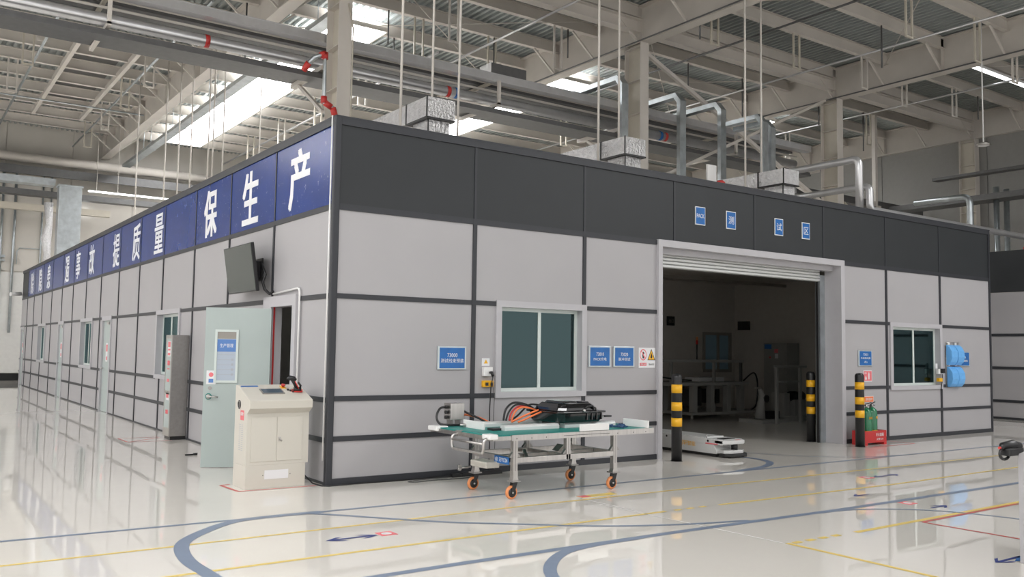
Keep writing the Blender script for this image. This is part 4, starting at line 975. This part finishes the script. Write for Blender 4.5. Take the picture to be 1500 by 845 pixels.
# ------------------------------------------------------------------ work trolley
TX, TY = 1.05, -1.86
t = thing('work_trolley', 'aluminium work trolley with green mat on orange castors', 'trolley', (TX, TY, 0))
trol = t
part('bench_mat', MB().box(.02, 2.34, .02, 1.29, .675, .687), 'mat_green', t, 'green rubber mat')
part('bench_frame', MB().box(.24, 2.34, -.012, .02, .622, .684).box(.0, .24, .0, .04, .63, .675).box(.0, 2.34, 1.28, 1.31, .622, .684).box(0, .03, .04, 1.28, .63, .675).box(2.31, 2.34, .02, 1.28, .622, .675), 'steel', t)
part('frame_slot', MB().box(.95, 1.63, -.014, -.012, .648, .653), 'black', t)
part('rivet', MB().box(.3, .31, -.014, -.012, .64, .65).box(.5, .51, -.014, -.012, .64, .65).box(.7, .71, -.014, -.012, .64, .65).box(1.75, 1.76, -.014, -.012, .64, .65).box(2.0, 2.01, -.014, -.012, .64, .65).box(2.2, 2.21, -.014, -.012, .64, .65), 'black', t)
def prof(mb, x0, x1, y0_, y1_, z0, z1):
    mb.box(x0, x1, y0_, y1_, z0, z1)
legs = [(.30, .0), (1.03, .0), (1.73, .0), (.30, .76), (1.03, .76), (1.73, .76)]
for k, (lx, ly) in enumerate(legs):
    zb = .385 if k in (1, 4) else .20
    l = part('leg', MB().box(lx-.028, lx+.028, ly, ly+.056, zb, .625), 'steel', t)
    part('leg_slot', MB().box(lx-.006, lx+.006, ly-.0015, ly, zb, .62).box(lx-.0295, lx-.028, ly+.022, ly+.034, zb, .62), 'steeld', l)
    g = MB()
    for s in (-1, 1):
        g.prism([(lx+s*.028, .445), (lx+s*.075, .445), (lx+s*.028, .50)], 'y', ly+.01, ly+.046)
    part('gusset', g, 'steeld', t)
lowb = MB().box(.328, 1.70, .0, .05, .385, .44).box(.328, 1.70, .766, .816, .385, .44).box(.275, .325, .056, .76, .385, .44).box(1.705, 1.755, .056, .76, .385, .44).box(1.01, 1.05, .05, .766, .39, .435)
part('lower_frame', lowb, 'steel', t); part('lower_shelf_bar', MB().box(.33, 1.70, .36, .40, .39, .43).beam((.5, .06, .41), (.95, .74, .41), .035, .035), 'steeld', t)
part('shelf_block', MB().prism([(1.12, .44), (1.28, .44), (1.28, .47), (1.20, .51)], 'y', .3, .42), 'wood', t)
hd = MB().tube(elbow([(-.0, .04, .655), (-.09, .04, .655), (-.09, .04, .50), (-.09, .68, .50), (-.09, .68, .655), (0, .68, .655)], .06), .016, 10).tube([(-.09, .04, .60), (-.09, .68, .60)], .014, 8)
part('push_handle', hd, 'steel', t, 'tubular push handle')
part('handle_clamp', MB().box(-.03, .04, .01, .07, .63, .69).box(-.03, .04, .65, .71, .63, .69), 'steeld', t)
part('number_plate', MB().box(.275-.012, .275-.008, .07, .35, .36, .44), 'signb', t, 'blue number plate')
text('73YC04', .16, .045, 'paper', t, (.2625, .18, .40), 'left')
text('@', .05, .05, 'paper', t, (.2625, .31, .40), 'left')
part('control_box', MB().box(.12, .30, .30, .62, .30, .37), 'console', t, 'cream box under the frame', bevel=.01)
for (bx, by, bz) in ((.30, .0, 0), (1.73, .0, 0), (.30, .76, 0), (1.73, .76, 0)):
    pl = part('castor_plate', MB().box(bx-.055, bx+.055, by-.025, by+.085, .185, .20), 'steeld', t)
    part('brake_block', MB().prism([(bx-.042, .20), (bx+.042, .20), (bx+.030, .235), (bx+.030, .30), (bx-.030, .30), (bx-.030, .235)], 'y', by-.004, by+.060), 'steel', t)
    cx, cy_ = bx-.03, by+.03
    part('castor_fork', MB().prism([(cx-.02, .07), (cx+.02, .06), (bx+.035, .185), (bx-.02, .185)], 'y', cy_-.030, cy_-.024).prism([(cx-.02, .07), (cx+.02, .06), (bx+.035, .185), (bx-.02, .185)], 'y', cy_+.024, cy_+.030), 'black', t)
    wl = part('wheel', MB().lathe((cx, cy_-.02, .072), [(.05, 0), (.066, .002), (.072, .010), (.072, .030), (.066, .038), (.05, .040)], 28, 'y'), 'orange', t, 'orange castor tyre')
    part('wheel_hub', MB().lathe((cx, cy_-.022, .072), [(.012, -.004), (.05, 0), (.052, .044), (.012, .048)], 24, 'y'), 'black', wl)
    part('axle_bolt', MB().lathe((cx, cy_-.036, .072), [(.010, 0), (.010, .01)], 10, 'y'), 'steel', wl)
part('brake_lever', MB().tube([(.24, .80, .26), (.12, .82, .25)], .012, 8).lathe((.10, .80, .27), [(.02, 0), (.02, .03)], 10, 'y').lathe((.10, .80, .24), [(.02, 0), (.02, .03)], 10, 'y'), 'steeld', t)
part('stop_block', MB().box(.285, .31, .615, 1.05, .687, .775), 'plast', t, 'white stop block', bevel=.004)
part('stop_block', MB().box(1.20, 1.63, -.005, .02, .687, .765), 'plast', t, 'white stop block', bevel=.004)
part('stop_block', MB().box(2.21, 2.235, -.04, .40, .687, .775), 'plast', t, 'white translucent stop block', bevel=.004)
part('corner_block', MB().box(-.05, .06, -.02, .14, .645, .70), 'plast', t, bevel=.012); part('corner_block', MB().box(-.03, .13, 1.12, 1.33, .645, .70), 'plast', t, bevel=.012)
for (a0, a1, b0) in ((.44, 1.22, .42), (1.30, 2.10, .42), (.34, 1.30, .92), (1.34, 2.12, .92)):
    r = part('support_rail', MB().prism([(b0-.01, .687), (b0-.01, .725), (b0+.01, .747), (b0+.075, .747), (b0+.085, .735), (b0+.085, .687)], 'x', a0, a1), 'alu', t, 'pale aluminium rail', bevel=.003)
part('black_strip', MB().box(.33, .47, .48, .60, .687, .712), 'black', t)

# battery pack
t = thing('battery_pack', 'glossy black battery housing lying on the trolley rails', 'battery', (2.27, -1.47, .748))
def loft(rings):
    m = MB(); n = len(rings[0])
    for r in rings: m.v += [tuple(p) for p in r]
    for i in range(len(rings)-1):
        for j in range(n): m.f.append((i*n+j, i*n+(j+1) % n, (i+1)*n+(j+1) % n, (i+1)*n+j)); m.sm.append(False)
    m.f.append(tuple(range(n-1, -1, -1))); m.f.append(tuple((len(rings)-1)*n+j for j in range(n))); m.sm += [False, False]
    return m
def rr(x0, x1, y0_, y1_, z, c=.05, dz=None):
    pts = [(x0+c, y0_), (x1-c, y0_), (x1, y0_+c), (x1, y1_-c), (x1-c, y1_), (x0+c, y1_), (x0, y1_-c), (x0, y0_+c)]
    return [(a, b, z+(dz(a, b) if dz else 0)) for a, b in pts]
part('tray_shell', loft([rr(.0, .62, -.01, .60, 0, .05), rr(-.015, .64, -.03, .62, .02, .06), rr(-.035, .665, -.045, .64, .115, .07)]), 'blackg', t, bevel=.008)
part('shell_flange', loft([rr(-.055, .69, -.065, .66, .115, .05), rr(-.055, .69, -.065, .66, .132, .05)]), 'blackg', t, bevel=.004)
part('lid', loft([rr(.0, .64, -.01, .61, .132, .09), rr(.02, .62, .0, .60, .17, .09), rr(.07, .57, .05, .55, .225, .09)]), 'blackg', t, bevel=.012)
part('lid_ridge', loft([rr(.12, .36, .10, .50, .225, .03), rr(.14, .34, .12, .48, .245, .03)]), 'blackg', t, bevel=.006)
part('lid_ridge', loft([rr(.40, .53, .08, .30, .225, .03), rr(.41, .52, .09, .29, .24, .03)]), 'blackg', t, bevel=.006)
for k in range(4): part('shell_rib', MB().box(.36+k*.075, .375+k*.075, -.052, -.02, .03, .11), 'blackg', t)
part('mount_lug', MB().box(.69, .80, .0, .07, .05, .07).box(.69, .74, .30, .36, .11, .135).box(-.09, -.05, .50, .56, .11, .13), 'black', t, bevel=.004)
part('connector', MB().lathe((.30, -.085, .145), [(.012, 0), (.018, .01), (.018, .03)], 12, 'y'), 'steel', t, 'chrome connector'); part('connector', MB().lathe((.66, .03, .06), [(.012, 0), (.012, .06)], 10, 'x'), 'steel', t, 'chrome connector')
part('lifting_eye', MB().tube([(.36, .0, .15), (.40, -.02, .19), (.47, -.02, .19), (.50, .0, .15)], .012, 8).tube([(.05, .1, .15), (.07, .06, .19), (.11, .04, .2)], .010, 8), 'black', t)
# cables arching from the pack
for k, (m, pts, r, lab) in enumerate((
    ('black', [(2.28, -.95, .88), (2.10, -.97, .95), (1.93, -.98, .965), (1.81, -1.0, .89), (1.78, -1.0, .76)], .013, 'black cable arching highest from the battery'),
    ('black', [(2.26, -.97, .87), (2.08, -1.0, .935), (1.94, -1.01, .94), (1.84, -1.02, .86), (1.80, -1.02, .76)], .011, 'second black cable arching from the battery'),
    ('red', [(2.25, -1.0, .875), (2.06, -1.02, .92), (1.95, -1.03, .915), (1.87, -1.03, .85), (1.84, -1.03, .76)], .011, 'dark red cable arching from the battery'),
    ('orangec', [(2.24, -1.02, .875), (2.09, -1.04, .91), (1.98, -1.04, .905), (1.91, -1.04, .85), (1.87, -1.04, .76)], .011, 'orange cable arching from the battery'),
    ('orangec', [(2.22, -1.10, .88), (2.10, -1.10, .845), (1.98, -1.08, .80), (1.86, -1.05, .745)], .012, 'upper thick orange cable slanting down from the battery'),
    ('orangec', [(2.22, -1.16, .86), (2.12, -1.16, .83), (2.00, -1.14, .78), (1.92, -1.10, .745)], .012, 'lower thick orange cable slanting down from the battery'),
    ('black', [(2.45, -1.0, .95), (2.36, -.95, .93), (2.2, -.93, .93), (2.05, -.9, .80), (1.9, -.85, .70)], .012, 'black cable leaving the battery lid'))):
    solo('power_cable', MB().tube(sp3(pts), r, 8), m, lab, 'cable', 'cables of the battery pack')
# stainless junction box
t = thing('junction_box', 'stainless junction box with cable glands at the back of the trolley', 'box', (1.28, -.62, .69))
part('box_body', MB().box(0, .19, 0, .16, .065, .262), 'steel', t, bevel=.004)
part('box_foot', MB().box(.03, .05, .02, .14, -.003, .065).box(.14, .16, .02, .14, -.003, .065), 'steeld', t)
part('cable_gland', MB().lathe((-.03, .08, .215), [(.02, 0), (.02, .03)], 12, 'x').lathe((-.03, .08, .155), [(.02, 0), (.02, .03)], 12, 'x').lathe((-.03, .08, .095), [(.02, 0), (.02, .03)], 12, 'x'), 'black', t)
solo('power_cable', MB().tube(sp3([(1.25, -.54, .905), (1.17, -.55, .89), (1.11, -.58, .80), (1.13, -.62, .72), (1.22, -.68, .705), (1.42, -.72, .705)]), .014, 10), 'black', 'thick black cable looping left of the junction box', 'cable')
solo('power_cable', MB().tube(sp3([(1.47, -.55, .87), (1.53, -.60, .83), (1.62, -.68, .78), (1.72, -.75, .72), (1.78, -.8, .705)]), .013, 10), 'black', 'thick black cable right of the junction box', 'cable')
solo('power_cable', MB().tube(sp3([(1.47, -.50, .80), (1.56, -.55, .805), (1.68, -.62, .77), (1.80, -.68, .71)]), .014, 10), 'orangec', 'orange cable right of the junction box', 'cable')
solo('spray_nozzle', MB().tube([(1.27, -.85, .715), (1.33, -.87, .715), (1.34, -.87, .715), (1.48, -.90, .705)], [.018, .018, .010, .010], 10), 'steel', 'small metal fitting lying on the mat beside the left block', 'fitting')
cl = MB(); random.seed(3)
for k in range(16):
    a = random.uniform(0, PI); x = 3.03+random.uniform(-.09, .10); y = -1.66+random.uniform(-.1, .1)
    cl.beam((x-.05*math.cos(a), y-.04*math.sin(a), .689+.004), (x+.05*math.cos(a), y+.04*math.sin(a), .695+random.uniform(.005, .028)), .03, .008)
solo('blue_glove', cl, 'bagdark', 'crumpled navy work gloves on the mat beside the right block', 'gloves')
# plug strip and leads under the trolley
solo('plug_strip', MB().box(1.75, 2.36, -.16, -.08, .0, .05), 'black', 'black plug strip on the floor at the booth base', 'plug strip', bevel=.006)
solo('power_adapter', MB().box(1.60, 1.74, -.17, -.11, 0, .045), 'black', 'black power adapter left of the plug strip', 'adapter', bevel=.006)
solo('floor_cable', MB().tube(sp3([(1.60, -.14, .008), (1.2, -.16, .008), (.95, -.22, .008), (1.0, -.30, .008), (1.3, -.27, .008), (1.7, -.30, .008), (1.9, -.2, .01)]), .006, 6), 'tray', 'thin cable coiled on the floor left of the trolley', 'cable')

# ------------------------------------------------------------------ inside the booth
t = thing('control_cabinet', 'grey control cabinet against the right inner wall', 'cabinet', (14.6, 4.82, 0))
part('cabinet_body', MB().box(0, .52, 0, .72, .06, 1.88), 'wallg', t, bevel=.006); part('plinth', MB().box(.02, .52, .02, .70, 0, .06), 'black', t)
part('cabinet_door', MB().box(-.015, 0, .02, .70, .10, 1.84), 'wallg', t); part('name_strip', MB().box(-.018, -.015, .46, .68, 1.72, 1.84), 'signb', t)
part('warning_label', MB().box(-.018, -.015, .25, .37, 1.62, 1.72), 'pink', t); part('warning_label', MB().box(-.018, -.015, .25, .35, 1.48, 1.60), 'paper', t)
part('stop_button', MB().lathe((-.03, .50, 1.50), [(.025, 0), (.025, .015)], 12, 'x'), 'redc', t)
plq = thing('hanging_sign', 'small black sign on the inner back wall', 'sign', (12.62, 6.97, 2.42)); part('sign_face', MB().box(-.13, .13, -.02, .02, -.12, .12), 'black', plq); text('出口', .18, .1, 'wood', plq, (0, -.021, 0), 'front')
plq = thing('hanging_sign', 'small black sign on the inner right wall', 'sign', (15.13, 6.65, 2.36)); part('sign_face', MB().box(-.02, .02, -.2, .2, -.12, .12), 'black', plq)
t = thing('assembly_rig', 'white machine frame with table and posts inside the booth', 'machine', (11.35, 5.2, 0))
part('base_plate', MB().box(.2, 2.7, .0, 1.5, .10, .16), 'wallg', t); part('levelling_foot', MB().cyl((.3, .1), .03, 0, .10, 8).cyl((2.6, .1), .03, 0, .10, 8).cyl((2.6, 1.4), .03, 0, .1, 8).cyl((.3, 1.4), .03, 0, .1, 8), 'steel', t)
for x in (.35, .95, 1.55, 2.05): part('rig_leg', MB().box(x, x+.14, .1, .24, .16, .80), 'wallg', t); part('rig_leg', MB().box(x, x+.14, 1.1, 1.24, .16, .80), 'wallg', t)
part('rig_table', MB().box(-.4, 2.3, .05, 1.3, .80, .88), 'wallg', t)
part('rig_post', MB().box(1.30, 1.36, .3, .36, .16, 1.36), 'wallg', t); part('rig_post', MB().box(2.3, 2.36, .3, .36, .16, 1.36), 'tray', t); part('rig_post', MB().box(-.2, -.14, .3, .36, .88, 1.36), 'wallg', t)
part('rig_beam', MB().box(-.6, 2.4, .28, .38, 1.36, 1.43), 'wallg', t)
part('hopper', MB().box(1.0, 1.9, .5, 1.0, .88, .98), 'alu', t)
part('motor_block', MB().box(.5, .85, .3, .8, .3, .7).box(1.2, 1.5, .3, .8, .35, .7), 'black', t); part('rig_hose', MB().tube(sp3([(2.4, .3, .9), (2.8, .3, 1.1), (2.95, .3, .8), (2.9, .3, .3), (2.7, .3, .15)]), .02, 8), 'black', t); part('rig_hose', MB().tube(sp3([(-.5, .3, 1.0), (.0, .3, .95), (.5, .3, .92)]), .02, 8), 'black', t)
sl_ = part('signal_tower', MB().cyl((.72, .33), .015, 1.43, 1.80, 8), 'black', t); part('signal_lens', MB().cyl((.72, .33), .03, 1.80, 1.90, 12), 'redc', sl_); part('signal_lens', MB().cyl((.72, .33), .03, 1.90, 1.98, 12), 'orange', sl_)
t = thing('lifting_arm', 'pale lifting stand on a foot plate inside the booth', 'stand', (12.3, 3.7, 0))
part('foot_plate', MB().box(-.15, .75, -.1, .6, 0, .08), 'wallg', t); part('arm_column', MB().tube([(.12, .2, .08), (.16, .2, .45), (.22, .2, .60), (.12, .2, .78)], [.13, .09, .08, .05], 10), 'wallg', t)
part('arm_drive', MB().lathe((.25, .1, .55), [(.09, 0), (.09, .14)], 14, 'y').box(.3, .7, .1, .4, .08, .26), 'black', t); part('arm_grip', MB().tube([(-.08, .2, .80), (.2, .2, .80)], .02, 8), 'steel', t)
t = thing('guard_frame', 'pale tube frame standing inside the booth near the right wall', 'frame', (12.4, 3.4, 0))
part('frame_post', MB().box(0, .06, 0, .06, 0, 1.28), 'wallg', t); part('frame_post', MB().box(.85, .91, 0, .06, 0, 1.28), 'wallg', t); part('frame_rail', MB().box(-.1, 1.1, 0, .06, 1.28, 1.33), 'wallg', t); part('frame_rail', MB().box(.06, .85, 0, .06, .94, .98), 'wallg', t)
t = thing('pump_unit', 'dark pump unit beside the tube frame inside the booth', 'machine', (13.15, 3.75, 0))
part('pump_base', MB().box(0, 1.6, 0, .6, 0, .12), 'wallg', t); part('pump_block', MB().box(.1, .3, .1, .5, .12, .66).box(.5, .9, .1, .4, .12, .5), 'wallg', t); part('pump_motor', MB().tube([(.5, .25, .58), (.95, .25, .58)], .12, 14), 'black', t)
solo('work_shelf', MB().box(1.3, 3.6, 3.2, 3.8, .86, .90).box(1.32, 1.37, 3.25, 3.3, 0, .86).box(3.5, 3.55, 3.25, 3.3, 0, .86).box(1.32, 1.37, 3.7, 3.75, 0, 1.6).box(3.5, 3.55, 3.7, 3.75, 0, 1.6).box(1.3, 3.6, 3.6, 3.8, 1.55, 1.6), 'wallg', 'grey workbench seen through the open door', 'bench')
solo('tube_light', MB().tube([(.9, 3.4, 1.86), (3.4, 3.4, 1.86)], .02, 8), 'lamp', 'lit tube over the bench behind the open door', 'lamp')
solo('ceiling_conduit', MB().box(5.5, 15.1, 5.2, 5.3, 3.35, 3.42), 'wood', 'dark conduit under the inner ceiling', 'conduit')

# small things behind the front parapet
solo('access_panel', MB().box(0, .26, 0, .04, 0, 1.2), 'plast', 'upright white panel on the roof beside the right foil duct', 'panel', loc=(9.13, 2.5, 4.2))
t = thing('roof_valve', 'small red valve on the booth roof left of the right foil duct', 'valve', (9.28, 2.3, 4.2))
part('valve_stem', MB().cyl((0, 0), .03, 0, .78, 10), 'steel', t); part('valve_wheel', MB().lathe((0, 0, .78), [(.09, 0), (.10, .03), (.06, .07)], 16), 'redc', t)
